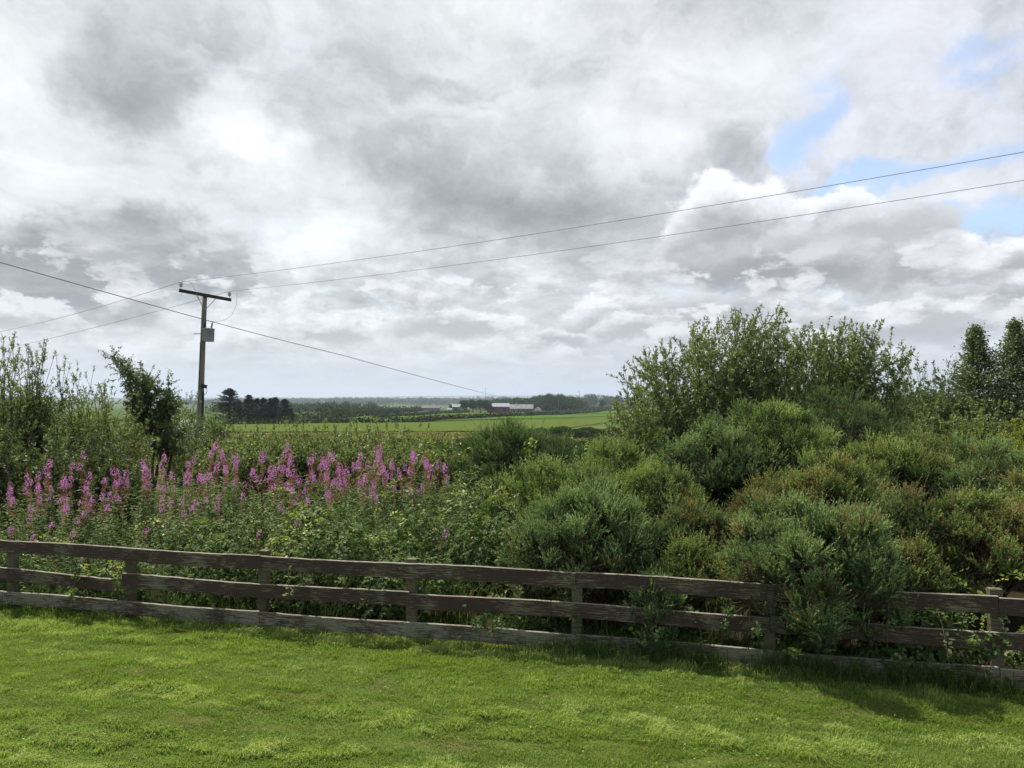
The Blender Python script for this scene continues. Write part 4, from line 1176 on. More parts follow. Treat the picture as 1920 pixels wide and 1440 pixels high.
# --- right side, behind the gorse
bush(1895, 800, 17, 130, 'yellow green bush at the right edge, nearest below the two pointed trees', 'yellowgreen', 40, 2200, .055, .5, 'broom_bush', 'bush', .3, 16)
bush(1780, 808, 16, 120, 'yellow green bush left of the one at the right edge', 'yellowgreen', 36, 1900, .055, .5, 'broom_bush', 'bush', .3, 16)
bush(1960, 790, 15, 120, 'yellow green bush running out of the right edge of the view', 'yellowgreen', 30, 1500, .055, .5, 'broom_bush', 'bush', .3, 16)
bush(1830, 765, 20, 150, 'mid green round bush at the foot of the left pointed tree', 'willow', 60, 2600, .075, .5)
bush(1690, 722, 22, 130, 'dark green hawthorn like bush right of the willows', 'willow_dark', 60, 2600, .08, .5)
bush(1750, 688, 25, 140, 'taller bush with a twiggy pointed top between the willows and the pointed trees', 'willow_dark', 70, 3000, .085, .45, subL=.4)
bush(1720, 770, 18, 90, 'green bush in front of the dark bush right of the willows', 'willow', 36, 1500, .065, .5)
bush(1665, 770, 19, 80, 'dark bush under the right side of the second willow crown', 'willow_dark', 36, 1500, .065, .5)
def pointed(px, top, dep, wpx, label):
    c_ = PT(px, top, dep); x_, y_ = c_.x, c_.y; z0 = gzf(x_, y_); H_ = c_.z - z0
    r_ = empty('pointed_tree', (x_, y_, z0)); tr, lf = MB(), MB()
    s_ = np.linspace(0, 1, 12)
    pts = np.stack([.06 * np.sin(s_ * 5), .05 * np.sin(s_ * 4 + 1), s_ * H_], 1)
    rad = np.linspace(.08, .006, 12)
    segs(tr, pts[:-1], pts[1:], rad[:-1], rad[1:], 7)
    W_ = wpx / 2 / F_PX * dep * 1.5
    n_ = 380; u_ = rng.uniform(.10, 1, n_) ** .9
    Q = np.stack([np.interp(u_, s_, pts[:, j]) for j in range(3)], 1)
    a_ = rng.uniform(0, 6.28, n_)
    pro = np.interp(u_, [0, .2, .45, .7, .85, 1], [.9, 1.1, 1.0, .62, .30, .05]) * W_ * (.62 + .5 * vnoise(a_ * 1.2, u_ * 9, 3) + rng.uniform(-.35, .35, n_))
    E = Q + np.stack([np.cos(a_) * pro, np.sin(a_) * pro, pro * rng.uniform(.35, 1.0, n_) * .55], 1)
    segs(tr, Q, E, .012, .003, 4)
    per = 44; v_ = rng.uniform(.25, 1.05, (n_, per))
    P = Q[:, None] + (E - Q)[:, None] * v_[..., None] + rng.normal(0, .085, (n_, per, 3))
    L = .085 * rng.uniform(.6, 1.2, (n_, per))
    leaves(lf, P.reshape(-1, 3), rand_dir(n_ * per), rand_dir(n_ * per, .7), L.ravel(), L.ravel() * .68, np.clip(rng.normal(.45, .24, n_ * per), 0, 1))
    tr.build('trunk', M['bark'], r_); lf.build('crown', M['poplar'], r_)
    return tag(r_, label, 'tree')
pointed(1832, 618, 25, 96, 'left one of the two pointed silvery green trees at the right edge')
pointed(1905, 608, 24, 92, 'right one of the two pointed silvery green trees, cut by the edge of the view')
pointed(1990, 640, 25, 92, 'pointed tree beyond the right edge of the view')
# bright young bramble shoots standing up over the hedge
for px, py, dep, lab in ((985, 812, 13.2, 'yellow green leafy shoot standing up above the dark gorse dome'), (1095, 815, 12.4, 'yellow green leafy shoot right of the dark gorse dome'),
                         (822, 815, 14.5, 'pale young shoot left of the dark gorse dome'), (935, 895, 11.6, 'pale green bramble fronds in front of the dark gorse dome'), (845, 838, 14, 'pale leafy shoot at the right end of the pink flowers')):
    c_ = PT(px, py, dep); z0 = gzf(c_.x, c_.y)
    r_ = empty('bramble_shoot', (c_.x, c_.y, z0)); st, lf = MB(), MB()
    H_ = c_.z - z0
    for q_ in range(5):
        s_ = np.linspace(0, 1, 9); a_ = rng.uniform(0, 6.28)
        ex = np.array([rng.normal(0, .28), rng.normal(0, .12), H_ * rng.uniform(.86, 1.0)])
        pts = np.stack([s_ ** 2 * ex[0], s_ ** 2 * ex[1], s_ * ex[2]], 1)
        segs(st, pts[:-1], pts[1:], .005, .002, 4)
        m_ = 24; u_ = rng.uniform(.72, 1.02, m_); P = np.stack([np.interp(u_, s_, pts[:, j]) for j in range(3)], 1)
        D = rand_dir(m_, .1); N = rand_dir(m_, 2)
        leaves(lf, P, D, N, rng.uniform(.06, .10, m_), .05, rng.uniform(.1, .9, m_), LEAFF)
    st.build('canes', M['dead'], r_); lf.build('young_leaves', M['bramble_young'], r_)
    tag(r_, lab, 'bramble')

# ================================================================== utility pole
PD = 30.0
base = PT(373, 830, PD); topc = PT(384, 551, PD)
pz0 = gzf(base.x, base.y)
pole = empty('utility_pole', (base.x, base.y, pz0))
tag(pole, 'wooden utility pole with crossarm and grey transformer standing among the bushes', 'utility pole')
po = Vector(pole.location)
axis = (topc - base); axis /= axis.z
def on_pole(z):                      # world point on the pole axis at height z
    return base + axis * (z - base.z)
mb = MB()
zs = np.linspace(pz0 - .3, topc.z, 9)
poly(mb, [np.array(on_pole(z) - po) for z in zs], np.linspace(.150, .095, 9), 14)
mb.build('shaft', M['pole'], pole, smooth=True)
A1, A2 = PT(334, 545, 29.25), PT(431, 563, 30.75)
Am = (A1 + A2) / 2
ad = (A2 - A1).normalized()
q3 = np.array(ad.to_track_quat('X', 'Z').to_matrix())
toward = Vector((ad.y, -ad.x, 0)).normalized()
mb = MB(); box(mb, np.array(Am - po + toward * .12), ((A2 - A1).length, .085, .13), q3)
mb.build('crossarm', M['arm'], pole)
for sgn in (-1, 1):
    mb = MB()
    a_ = Am + ad * sgn * .42 + toward * .17 + Vector((0, 0, -.05)); b_ = on_pole(Am.z - .62) + toward * .11
    poly(mb, [np.array(a_ - po), np.array(b_ - po)], .014, 5)
    mb.build('brace', M['steel'], pole)
INS = []
for sgn, (px, py) in ((-1, (338, 528)), (1, (430, 548))):
    p0 = Am + ad * sgn * ((A2 - A1).length / 2 - .07) + toward * .12 + Vector((0, 0, .065))
    mb = MB()
    poly(mb, [np.array(p0 - po), np.array(p0 - po) + [0, 0, .14]], .013, 6)
    o1 = mb.build('insulator_pin', M['steel'], pole)
    mb = MB()
    prof = [(.0, .10), (.055, .10), (.075, .13), (.040, .15), (.075, .17), (.085, .19), (.045, .205), (.070, .22), (.072, .24), (.035, .26), (.045, .29), (.03, .31), (0, .31)]
    lathe(mb, prof, np.array(p0 - po), 14)
    mb.build('insulator', M['porcelain'], pole, smooth=True)
    INS.append(p0 + Vector((0, 0, .30)))
# transformer
tc_ = PT(390, 628, PD) ; tc_ = tc_ + Vector((.03, -.02, 0))
mb = MB()
Rt, Ht = .235, .56
lathe(mb, [(0, -Ht / 2), (Rt * .93, -Ht / 2), (Rt * .97, -Ht / 2 + .03), (Rt, Ht / 2 - .07), (Rt * 1.07, Ht / 2 - .065), (Rt * 1.07, Ht / 2 - .03), (Rt * .9, Ht / 2), (0, Ht / 2 + .02)], np.array(tc_ - po), 26)
tf = mb.build('transformer', M['tank'], pole, smooth=True)
for k_ in range(2):
    mb = MB(); b_ = tc_ + Vector((-.14 + k_ * .27, -.04, Ht / 2))
    prof = [(.03, -.01)] + sum([[(.022, z), (.045, z + .02), (.022, z + .035)] for z in np.arange(.0, .22, .045)], []) + [(.012, .25), (.012, .29), (0, .29)]
    lathe(mb, prof, np.array(b_ - po), 10, axis=(.12 + .1 * k_, 0, 1))
    mb.build('bushing', M['black'], tf)
mb = MB(); box(mb, np.array(tc_ - po) + [-.22, .0, .12], (.16, .08, .05)); box(mb, np.array(tc_ - po) + [-.22, .0, -.16], (.16, .08, .05))
mb.build('bracket', M['steel'], tf)
mb = MB(); box(mb, np.array(on_pole(tc_.z + .05) - po) + [-.22, 0, 0], (.36, .03, .03)); mb.build('step_bolt', M['steel'], pole)
# leads from the wires down to the transformer
def hang(a_, b_, sag, n_=18, side=Vector((0, 0, 0))):
    return [np.array(a_.lerp(b_, t_) + Vector((0, 0, -sag * 4 * t_ * (1 - t_))) + side * (4 * t_ * (1 - t_))) for t_ in np.linspace(0, 1, n_)]
for a_, b_, sg, sd in ((PT(444, 547, 30.4), tc_ + Vector((.13, -.04, Ht / 2 + .28)), .10, Vector((.32, 0, -.25))), (PT(355, 527, 29.5), tc_ + Vector((-.14, -.04, Ht / 2 + .28)), .0, Vector((.12, -.1, .1)))):
    mb = MB(); poly(mb, [p - np.array(po) for p in hang(a_, b_, sg, side=sd)], .006, 5); mb.build('lead_wire', M['wire'], pole)
# low voltage fittings and cable guard
b_ = PT(383, 724, PD - .1)
mb = MB(); box(mb, np.array(b_ - po), (.20, .12, .14), np.array(Matrix.Rotation(.3, 3, 'Y'))); box(mb, np.array(b_ - po) + [-.12, .03, .06], (.16, .06, .05))
cb = mb.build('fuse_box', M['black'], pole)
mb = MB()
loop = [np.array(b_ - po) + np.array([.02 + .11 * math.sin(t_), -.03, -.20 + .15 * math.cos(t_)]) for t_ in np.linspace(-.6, 4.4, 16)]
poly(mb, loop, .010, 6); mb.build('cable_loop', M['black'], cb)
mb = MB()
gpts = [on_pole(z) + Vector((.14, -.07, 0)) for z in np.linspace(b_.z - .2, pz0 + .2, 7)]
poly(mb, [np.array(p - po) for p in gpts], [.03, .045, .045, .045, .035, .03, .03], 8); mb.build('cable_guard', M['black'], pole)
mb = MB()
gpts = [on_pole(z) + Vector((-.05, -.135, 0)) for z in np.linspace(tc_.z - .3, b_.z - .1, 7)]
poly(mb, [np.array(p - po) for p in gpts], .014, 6); mb.build('down_cable', M['black'], pole)
# wires
def wire(name, pts, rad, label, cat='wire', group=None):
    mb = MB(); o_ = np.array(pts[0])
    poly(mb, [np.array(p) - o_ for p in pts], rad, 5)
    o = mb.build(name, M['wire'], loc=tuple(o_), smooth=True)
    return tag(o, label, cat, group)
def through(a_, mid, b_, n_=50):
    """a sagging line from a_ to b_ passing through mid"""
    t0 = (mid.xy - a_.xy).length / (b_.xy - a_.xy).length
    k_ = (mid.z - (a_.z + (b_.z - a_.z) * t0)) / (t0 * (1 - t0))
    return [a_.lerp(b_, t_) + Vector((0, 0, k_ * t_ * (1 - t_))) for t_ in np.linspace(0, 1, n_)]
rA, rB = PT(1920, 285, 13.6), PT(1920, 338, 15.3)
def extend(a_, b_, f_):
    return a_ + (b_ - a_) * f_
# right spans: pass over to the right
def span(ins, edge, mid_px, mid_dep_t, name, label, rad=.0065, f_=1.5):
    end = extend(ins, edge, f_)
    m_t = mid_dep_t
    xy = ins.lerp(edge, m_t)
    # height at the middle from the photo row
    z_mid = CAM_Z + (748 - mid_px[1]) / F_PX * xy.y
    mid3 = Vector((xy.x, xy.y, z_mid))
    # parabola through ins, mid3, edge
    z0, z1, z2 = ins.z, z_mid, edge.z
    A_ = np.linalg.solve(np.array([[0, 0, 1], [m_t ** 2, m_t, 1], [1, 1, 1.]]), np.array([z0, z1, z2]))
    pts = []
    for t_ in np.linspace(0, f_, 40):
        p = ins.lerp(edge, t_) if t_ <= 1 else extend(ins, edge, t_)
        pts.append(Vector((p.x, p.y, A_[0] * t_ ** 2 + A_[1] * t_ + A_[2])))
    return wire(name, pts, rad, label)
def row_at(px, pts_):
    a = np.array(pts_); return float(np.interp(px, a[:, 0], a[:, 1]))
for ins, edge, rows, lab in ((INS[0], rA, [(355, 527), (960, 444), (1440, 368), (1920, 285)], 'upper overhead wire rising from the pole to the right edge'),
                             (INS[1], rB, [(432, 548), (960, 482), (1440, 414), (1920, 338)], 'lower overhead wire rising from the pole to the right edge')):
    t_ = .62; p = ins.lerp(edge, t_); px = 960 + p.x / p.y * F_PX
    span(ins, edge, (px, row_at(px, rows)), t_, 'power_line', lab)
for ins, edge, rows, lab in ((INS[0], PT(0, 622, 47), [(0, 622), (200, 573), (337, 530)], 'thin overhead wire falling from the pole to the left edge, upper one'),
                             (INS[1], PT(0, 656, 50), [(0, 656), (160, 618), (430, 549)], 'thin overhead wire falling from the pole to the left edge, lower one')):
    t_ = .45; p = ins.lerp(edge, t_); px = 960 + p.x / p.y * F_PX
    span(ins, edge, (px, row_at(px, rows)), t_, 'power_line', lab, .010, 1.3)
a_, b_ = PT(-260, 418, 14.5), PT(930, 742, 330)
wire('telephone_cable', [a_.lerp(b_, t_) - Vector((0, 0, .9 * t_ * (1 - t_) + .10 * math.sin(math.pi * min(1, t_ / .12)))) for t_ in np.linspace(0, 1, 160) ** 1.6], np.interp(np.linspace(0, 1, 160) ** 1.6, [0, .05, .3, 1], [.010, .016, .04, .07]), 'dark sloping cable passing behind the pole from the upper left down to the distant farm', 'cable')

# ================================================================== middle distance: moor with gorse
def clump_leaves(mb, c, r, n_, size, mat=0, up=.4, tbase=.5, squash=1.0):
    d_ = rand_dir(n_, .2); rr = rng.uniform(.55, 1.03, n_)[:, None]
    P = np.array(c) + d_ * rr * np.array(r)
    leaves(mb, P, unit(d_ + rand_dir(n_) * .7 + [0, 0, up]), rand_dir(n_), size * rng.uniform(.6, 1.4, n_), size * .55, np.clip(tbase + .25 * (d_[:, 2]) + rng.normal(0, .14, n_), 0, 1), LEAF4, mat)
far_protos = []
def far_bush_proto(seed, mat):
    global rng
    keep_ = rng; rng = np.random.default_rng(seed)
    mb = MB()
    for k_ in range(7):
        a_ = rng.uniform(0, 6.28); q_ = rng.uniform(0, .6)
        r0 = rng.uniform(.38, .6)
        clump_leaves(mb, (math.cos(a_) * q_, math.sin(a_) * q_, rng.uniform(.25, .55)), (r0, r0, r0 * .8), 420, .11, tbase=.45 + rng.normal(0, .1))
    o = mb.build('moor_gorse', M[mat])
    rng = keep_
    return o
fb = [far_bush_proto(s_, 'far_gorse') for s_ in range(900, 905)]
used = [False] * 5
spots = []
for px, py, dep, w_ in ((860, 800, 118, 2.2), (1000, 797, 116, 2.6), (960, 800, 112, 2.3), (1020, 800, 112, 2.8), (1060, 790, 122, 2.6), (1078, 788, 124, 2.2), (1050, 800, 108, 3.4), (1080, 802, 104, 3.2), (1110, 796, 112, 2.8),
                        (1130, 795, 110, 2.6), (1145, 792, 116, 3.0), (1040, 815, 88, 2.2), (1065, 818, 84, 2.0), (800, 812, 95, 3.0), (830, 815, 88, 2.4), (850, 820, 82, 2.2), (880, 812, 94, 2.6), (905, 812, 96, 2.2),
                        (780, 820, 78, 2.0), (760, 815, 84, 2.2), (820, 828, 66, 2.0), (1100, 822, 76, 2.0), (1120, 815, 88, 2.4), (1140, 826, 68, 2.2), (700, 812, 92, 3), (740, 806, 104, 3), (930, 822, 76, 1.8), (980, 815, 86, 2.0),
                        (1125, 832, 60, 1.8), (1085, 835, 56, 1.5), (870, 832, 58, 1.6), (1160, 806, 98, 3), (1010, 826, 70, 1.6), (1165, 818, 80, 2.6)):
    x_ = (px - 960) / F_PX * dep
    spots.append((x_, dep, w_))
mr_ = np.random.default_rng(55)
for _ in range(24):
    dep = mr_.uniform(48, 116); px = mr_.uniform(740, 1170) if dep > 75 else mr_.uniform(800, 1170)
    spots.append(((px - 960) / F_PX * dep, dep, mr_.uniform(1.6, 3.4) * (.95 if px > 950 and dep > 95 else .8)))
spots = [q_ for q_ in spots if not (960 + q_[0] / q_[1] * F_PX < 945 and q_[1] > 86)]
for i_, (x_, y_, w_) in enumerate(spots):
    k_ = i_ % 5
    o = fb[k_] if not used[k_] else fb[k_].copy()
    if used[k_]: COL.objects.link(o)
    used[k_] = True
    o.location = (x_, y_, gzf(x_, y_) - .1); o.scale = (w_ * rng.uniform(.45, .95), w_ * .6, w_ * .50 * rng.uniform(.8, 1.1)); o.rotation_euler = (0, 0, rng.uniform(0, 6.28))
    cpx = 960 + x_ / y_ * F_PX
    wh = 'left of the dark gorse dome' if cpx < 880 else 'above the dark gorse dome' if cpx < 1000 else 'between the dome and the willow' if cpx < 1110 else 'beside the left foot of the willow'
    tag(o, 'dark moor gorse %s, %s' % (wh, 'by the green field' if y_ > 98 else 'mid moor' if y_ > 72 else 'on the near moor'), 'gorse bush', 'dark gorse bushes dotted over the rough moor')
mb = MB(); n = 26000
y = rng.uniform(22, 122, n); x = rng.uniform(-.55, .75, n) * y
h = rng.uniform(.25, .6, n)
k = fbm(x / 9, y / 14, 141, 4)
blades(mb, x, y, h, .03 + y * .0011, rng.uniform(0, 6.28, n), np.clip(rng.normal(.4, .2, n), 0, 1), np.clip(.15 + 1.4 * (k - .35) + rng.normal(0, .12, n), 0, 1))
tag(mb.build('rough_grass', M['moor_grass']), 'rough brownish moor grass beyond the gorse and before the green fields', 'grass', kind='stuff')

# ================================================================== far trees, hedges and woods
def conifer_proto(seed, H_=8.0, W_=2.6):
    global rng
    keep_ = rng; rng = np.random.default_rng(seed)
    r_ = empty('conifer'); tr, lf = MB(), MB()
    poly(tr, [(0, 0, -.3), (0, 0, H_ * .5), (.05, 0, H_ * .97)], [.22, .14, .03], 7)
    n_ = 150; u_ = np.sort(rng.uniform(.06, 1, n_)); a_ = np.arange(n_) * 2.4 + rng.normal(0, .4, n_)
    ln = W_ * (1 - u_) ** .72 * rng.uniform(.7, 1.15, n_) + .18
    Q = np.stack([0 * u_, 0 * u_, u_ * H_], 1)
    E = Q + np.stack([np.cos(a_) * ln, np.sin(a_) * ln, ln * rng.uniform(.05, .42, n_)], 1)
    segs(tr, Q, E, .03, .008, 3)
    per = 70; v_ = rng.uniform(.12, 1.03, (n_, per))
    P = Q[:, None] + (E - Q)[:, None] * v_[..., None] + rng.normal(0, .12, (n_, per, 3)) * [1, 1, .5]
    L = .30 * rng.uniform(.6, 1.2, (n_, per))
    dd = unit(unit(E - Q)[:, None] + rng.normal(0, .5, (n_, per, 3)) + [0, 0, .25])
    leaves(lf, P.reshape(-1, 3), dd.reshape(-1, 3), rand_dir(n_ * per, 1), L.ravel(), L.ravel() * .35, np.clip(rng.normal(.45, .2, n_ * per), 0, 1))
    tr.build('trunk', M['bark'], r_); lf.build('crown', M['conifer'], r_)
    rng = keep_
    return r_
cp = [conifer_proto(500 + i_, 8.0, 3.0) for i_ in range(3)]
labs = ['tallest dark conifer at the left end of the clump right of the pole', 'second conifer from the left in the dark clump right of the pole', 'third conifer of the dark clump right of the pole', 'fourth conifer of the dark clump, in its middle',
        'fifth conifer of the dark clump, just right of its middle', 'sixth conifer of the dark clump right of the pole', 'conifer second from the right end of the dark clump', 'rightmost conifer of the dark clump right of the pole', 'low rear conifer half hidden at the left end of the clump', 'low rear conifer half hidden in the middle of the clump']
for i_, (px, top, dep, sx) in enumerate(((430, 730, 178, 1.15), (467, 742, 180, .95), (482, 748, 184, .85), (494, 747, 181, .85), (508, 748, 179, .9), (516, 746, 183, .85), (534, 749, 180, 1.0), (546, 766, 178, .7), (448, 752, 186, .9), (500, 756, 187, .9))):
    p = PT(px, top, dep); z0 = gzf(p.x, p.y)
    r_ = cp[i_] if i_ < 3 else copy_thing(cp[i_ % 3])
    s_ = (p.z - z0) / 8.0
    r_.location = (p.x, p.y, z0); r_.scale = (sx * s_ * 1.35, sx * s_ * 1.35, s_); r_.rotation_euler = (0, 0, rng.uniform(0, 6.28))
    tag(r_, labs[i_], 'conifer', 'dark conifers right of the pole')
def broad_proto(seed, mat='broad', size=.42):
    global rng
    keep_ = rng; rng = np.random.default_rng(seed)
    r_ = empty('broadleaf_tree'); tr, lf = MB(), MB()
    poly(tr, [(0, 0, -.3), (0, 0, 3), (.2, .1, 6)], [.35, .25, .12], 7)
    for k_ in range(15):
        a_ = rng.uniform(0, 6.28); q_ = rng.uniform(.2, 2.6); z_ = rng.uniform(2.6, 7.6) - q_ * .35
        r0 = rng.uniform(1.1, 1.9)
        segs(tr, [[0, 0, z_ * .5]], [[math.cos(a_) * q_, math.sin(a_) * q_, z_]], .10, .03, 4)
        clump_leaves(lf, (math.cos(a_) * q_, math.sin(a_) * q_, z_), (r0, r0, r0 * .8), 300, size, tbase=.42 + rng.normal(0, .12))
    tr.build('trunk', M['bark'], r_); lf.build('crown', M[mat], r_)
    rng = keep_
    return r_
bpz = [broad_proto(600 + i_) for i_ in range(4)]
bi = 0
def far_tree(px, top, dep, wpx, label, group='trees around the distant farm', bot=None):
    global bi
    p = PT(px, top, dep); z0 = gzf(p.x, p.y)
    r_ = bpz[bi % 4] if bi < 4 else copy_thing(bpz[bi % 4])
    bi += 1
    H_ = p.z - z0; s_ = H_ / 8.9; sx = wpx / F_PX * dep / 7.6
    r_.location = (p.x, p.y, z0); r_.scale = (sx, sx, s_); r_.rotation_euler = (0, 0, rng.uniform(0, 6.28))
    tag(r_, label, 'tree', group)
far_tree(872, 748, 520, 26, 'leftmost dark round tree of the row left of the red barn')
far_tree(887, 746, 522, 26, 'second dark tree of the row left of the red barn')
far_tree(901, 747, 524, 24, 'third dark tree of the row left of the red barn')
far_tree(914, 746, 526, 24, 'dark tree touching the left end of the red barn')
far_tree(847, 757, 560, 14, 'small pale tree left of the green roofed shed')
far_tree(953, 759, 560, 10, 'small dark tree between the red barn and the grey farmhouse')
far_tree(1003, 754, 590, 24, 'dark tree right behind the small white gable')
far_tree(1020, 756, 592, 22, 'dark tree right of the farm buildings')
far_tree(1032, 757, 594, 18, 'smaller dark tree right of the farm buildings')
far_tree(1057, 755, 600, 22, 'dark tree left one of the pair before the wood')
far_tree(1070, 756, 602, 20, 'dark tree right one of the pair before the wood')
far_tree(1085, 752, 640, 20, 'dark tree at the right end of the wood behind the farm')
far_tree(1129, 747, 760, 17, 'lone round tree on the field right of the wood')
far_tree(1156, 738, 1150, 16, 'small far tree on the skyline left of the willow')
far_tree(600, 762, 330, 20, 'dark tree on the hedgerow right of the conifer clump', 'trees in the far hedgerows')
far_tree(707, 760, 420, 24, 'wide dark tree on the hedgerow left of the farm', 'trees in the far hedgerows')
far_tree(688, 764, 430, 18, 'smaller tree left of the wide hedgerow tree', 'trees in the far hedgerows')
far_tree(592, 778, 240, 14, 'small dark tree at the near field corner', 'trees in the far hedgerows')
far_tree(612, 782, 225, 22, 'low wide tree at the near field corner', 'trees in the far hedgerows')
far_tree(628, 767, 360, 20, 'green tree in the hedgerow behind the field corner', 'trees in the far hedgerows')
far_tree(645, 768, 370, 20, 'green tree right of the one behind the field corner', 'trees in the far hedgerows')
far_tree(575, 773, 300, 18, 'low green tree near the right end of the conifers', 'trees in the far hedgerows')
far_tree(556, 776, 260, 16, 'low green tree touching the right end of the conifers', 'trees in the far hedgerows')
far_tree(665, 766, 400, 18, 'rounded green tree in the middle of the far hedgerow', 'trees in the far hedgerows')
far_tree(728, 764, 440, 18, 'rounded green tree right of the wide hedgerow tree', 'trees in the far hedgerows')
far_tree(745, 767, 450, 16, 'last low tree at the right end of the far hedgerow', 'trees in the far hedgerows')
def hedge(pts, hgt, wdt, label, mat='hedge', dens=15.0, size=.9, name='hedge'):
    """pts: (px, py) along the land; built where those rows of the land lie"""
    W = []
    for px, py in pts:
        y_ = y_of(py); W.append(((px - 960) / F_PX * y_, y_))
    W = np.array(W); d_ = np.r_[0, np.cumsum(np.linalg.norm(np.diff(W, axis=0), axis=1))]
    n_ = int(d_[-1] * dens * hgt); t_ = rng.uniform(0, d_[-1], n_)
    x_ = np.interp(t_, d_, W[:, 0]); y_ = np.interp(t_, d_, W[:, 1])
    hh = hgt * (.8 + .5 * fbm(t_ / 7, 0 * t_ + W[0, 0], 151, 3) + .45 * (fbm(t_ / 2.2, 0 * t_, 152, 2) - .5))
    phi = rng.uniform(0, np.pi, n_)
    o0 = np.array([W[0, 0], W[0, 1], gzf(*W[0])])
    P = np.stack([x_ + rng.normal(0, .3, n_), y_ + np.cos(phi) * wdt * .5, gz(x_, y_) + np.sin(phi) * hh * rng.uniform(.2, 1, n_)], 1) - o0
    mb = MB(); leaves(mb, P, rand_dir(n_, .4), rand_dir(n_), size * rng.uniform(.6, 1.3, n_), size * .6, np.clip(rng.normal(.45, .2, n_), 0, 1))
    return tag(mb.build(name, M[mat], loc=tuple(o0)), label, 'hedge')
hedge([(628, 795), (713, 793.5), (780, 791.5), (832, 788), (889, 785), (960, 781), (1058, 777), (1150, 770), (1190, 767)], 1.5, 1.6, 'long dark field hedge running across the green fields below the red barn')
hedge([(700, 783), (780, 779), (840, 775.5), (880, 773)], 1.5, 1.6, 'short field hedge left of the row of dark farm trees')
hedge([(985, 776), (1050, 773), (1190, 764)], 1.4, 1.5, 'thin hedge on the field right of the farm buildings', size=.6)
hedge([(420, 797), (500, 796.5), (560, 796), (640, 794)], 1.2, 1.6, 'low hedge at the foot of the conifer clump')
hedge([(553, 788), (600, 787), (660, 782), (740, 775), (790, 772)], 4.2, 9, 'bushy hedgerow bank between the conifers and the farm', size=.9, dens=6)
hedge([(553, 792), (590, 793), (625, 793)], 2.4, 4, 'scrub at the near field corner right of the conifers', size=.6, dens=7)
hedge([(1090, 772), (1140, 768), (1200, 765)], 3.5, 5, 'dark hedge at the upper edge of the field left of the willow', size=.8, dens=5)

# woods that read as one mass
def wood(name, y0, y1, x0, x1, hfun, n_tree, label, size, rad, mat='broad', per=90):
    mb = MB()
    for k_ in range(n_tree):
        x_ = rng.uniform(x0, x1); y_ = rng.uniform(y0, y1); h_ = hfun(x_) * rng.uniform(.75, 1.1)
        if h_ < 1: continue
        r0 = rad * rng.uniform(.7, 1.3)
        clump_leaves(mb, (x_, y_, gzf(x_, y_) + h_ - r0 * .8), (r0, r0, r0 * .85), per, size, tbase=.42 + rng.normal(0, .12))
        clump_leaves(mb, (x_, y_, gzf(x_, y_) + h_ * .35), (r0 * 1.1, r0 * 1.1, h_ * .4), per, size, tbase=.35)
    return tag(mb.build(name, M[mat]), label, 'wood', kind='stuff')
def xat(px, dep): return (px - 960) / F_PX * dep
wood('farm_wood', 640, 720, xat(925, 680), xat(1088, 680), lambda x: np.interp(960 + x / 680 * F_PX, [925, 950, 990, 1010, 1040, 1070, 1088], [10, 10.5, 11, 13.5, 14.3, 13.2, 11]), 170, 'dense wood on the rise behind the farm buildings', 1.1, 4.2, per=130)
wood('far_wood', 1250, 1330, xat(1090, 1290), xat(1260, 1290), lambda x: np.interp(960 + x / 1290 * F_PX, [1090, 1100, 1125, 1160, 1260], [18, 25, 24.5, 21, 18]), 90, 'farther bluish wood on the skyline right of the farm', 1.8, 7, per=110)
wood('ridge_wood', 2000, 2900, xat(340, 2400), xat(960, 2400), lambda x: 6 + 8 * fbm(x / 160, 0 * x, 161, 3), 620, 'long bluish wooded ridge across the far distance left of the farm', 4.2, 15, per=60)
wood('skyline_wood', 2850, 3000, xat(560, 2950), xat(960, 2950), lambda x: 4 + 20 * fbm(x / 130, 0 * x, 171, 3) * sstep(xat(520, 2950), xat(700, 2950), x), 120, 'uneven tree line on the far skyline left of the farm', 4.0, 11, per=60)
wood('valley_wood', 520, 620, xat(390, 560), xat(680, 560), lambda x: 5 + 3 * fbm(x / 40, 0 * x, 181, 3), 90, 'dark wooded slope behind the conifer clump', 1.4, 6, per=110)
wood('right_wood', 45, 70, 38, 90, lambda x: 6.5, 60, 'trees beyond the right edge of the view', .5, 2.2, per=160)
wood('left_wood', 45, 70, -90, -42, lambda x: 4.5, 60, 'trees beyond the left edge of the view', .5, 2.2, per=160)

# ================================================================== farm buildings
def flat_mat(name, col, lines=None):
    m_, q_ = new_mat(name)
    tc = q_.n('ShaderNodeTexCoord').outputs['Object']
    n_ = q_.noise(tc, .6, 5, .65)
    c_ = q_.mix(n_, tuple(x * .8 for x in col), tuple(x * 1.2 for x in col))
    if lines:
        w_ = q_.n('ShaderNodeTexWave', wave_type='BANDS', bands_direction='X'); q_.put(w_.inputs['Vector'], tc); w_.inputs['Scale'].default_value = lines
        c_ = q_.mix(q_.m('MULTIPLY', w_.outputs['Fac'], .35), c_, tuple(x * .5 for x in col))
    out(q_, princ(q_, c_, .7, .3))
    return m_
M['red_sheet'] = flat_mat('red_sheeting', (.21, .045, .042), 1.2)
M['roof_pale'] = flat_mat('pale_blue_roof', (.26, .29, .34), 1.0)
M['stone'] = flat_mat('grey_stone', (.17, .165, .16))
M['slate'] = plain_mat('mottled_slate', (.19, .18, .17), .7, .3, 0, .55, .35)
M['white'] = flat_mat('white_render', (.55, .545, .53))
M['green_roof'] = flat_mat('green_sheet_roof', (.22, .30, .24), 1.0)
M['brown_roof'] = flat_mat('brown_sheet_roof', (.10, .07, .06))
M['dark_open'] = flat_mat('dark_opening', (.015, .014, .014))
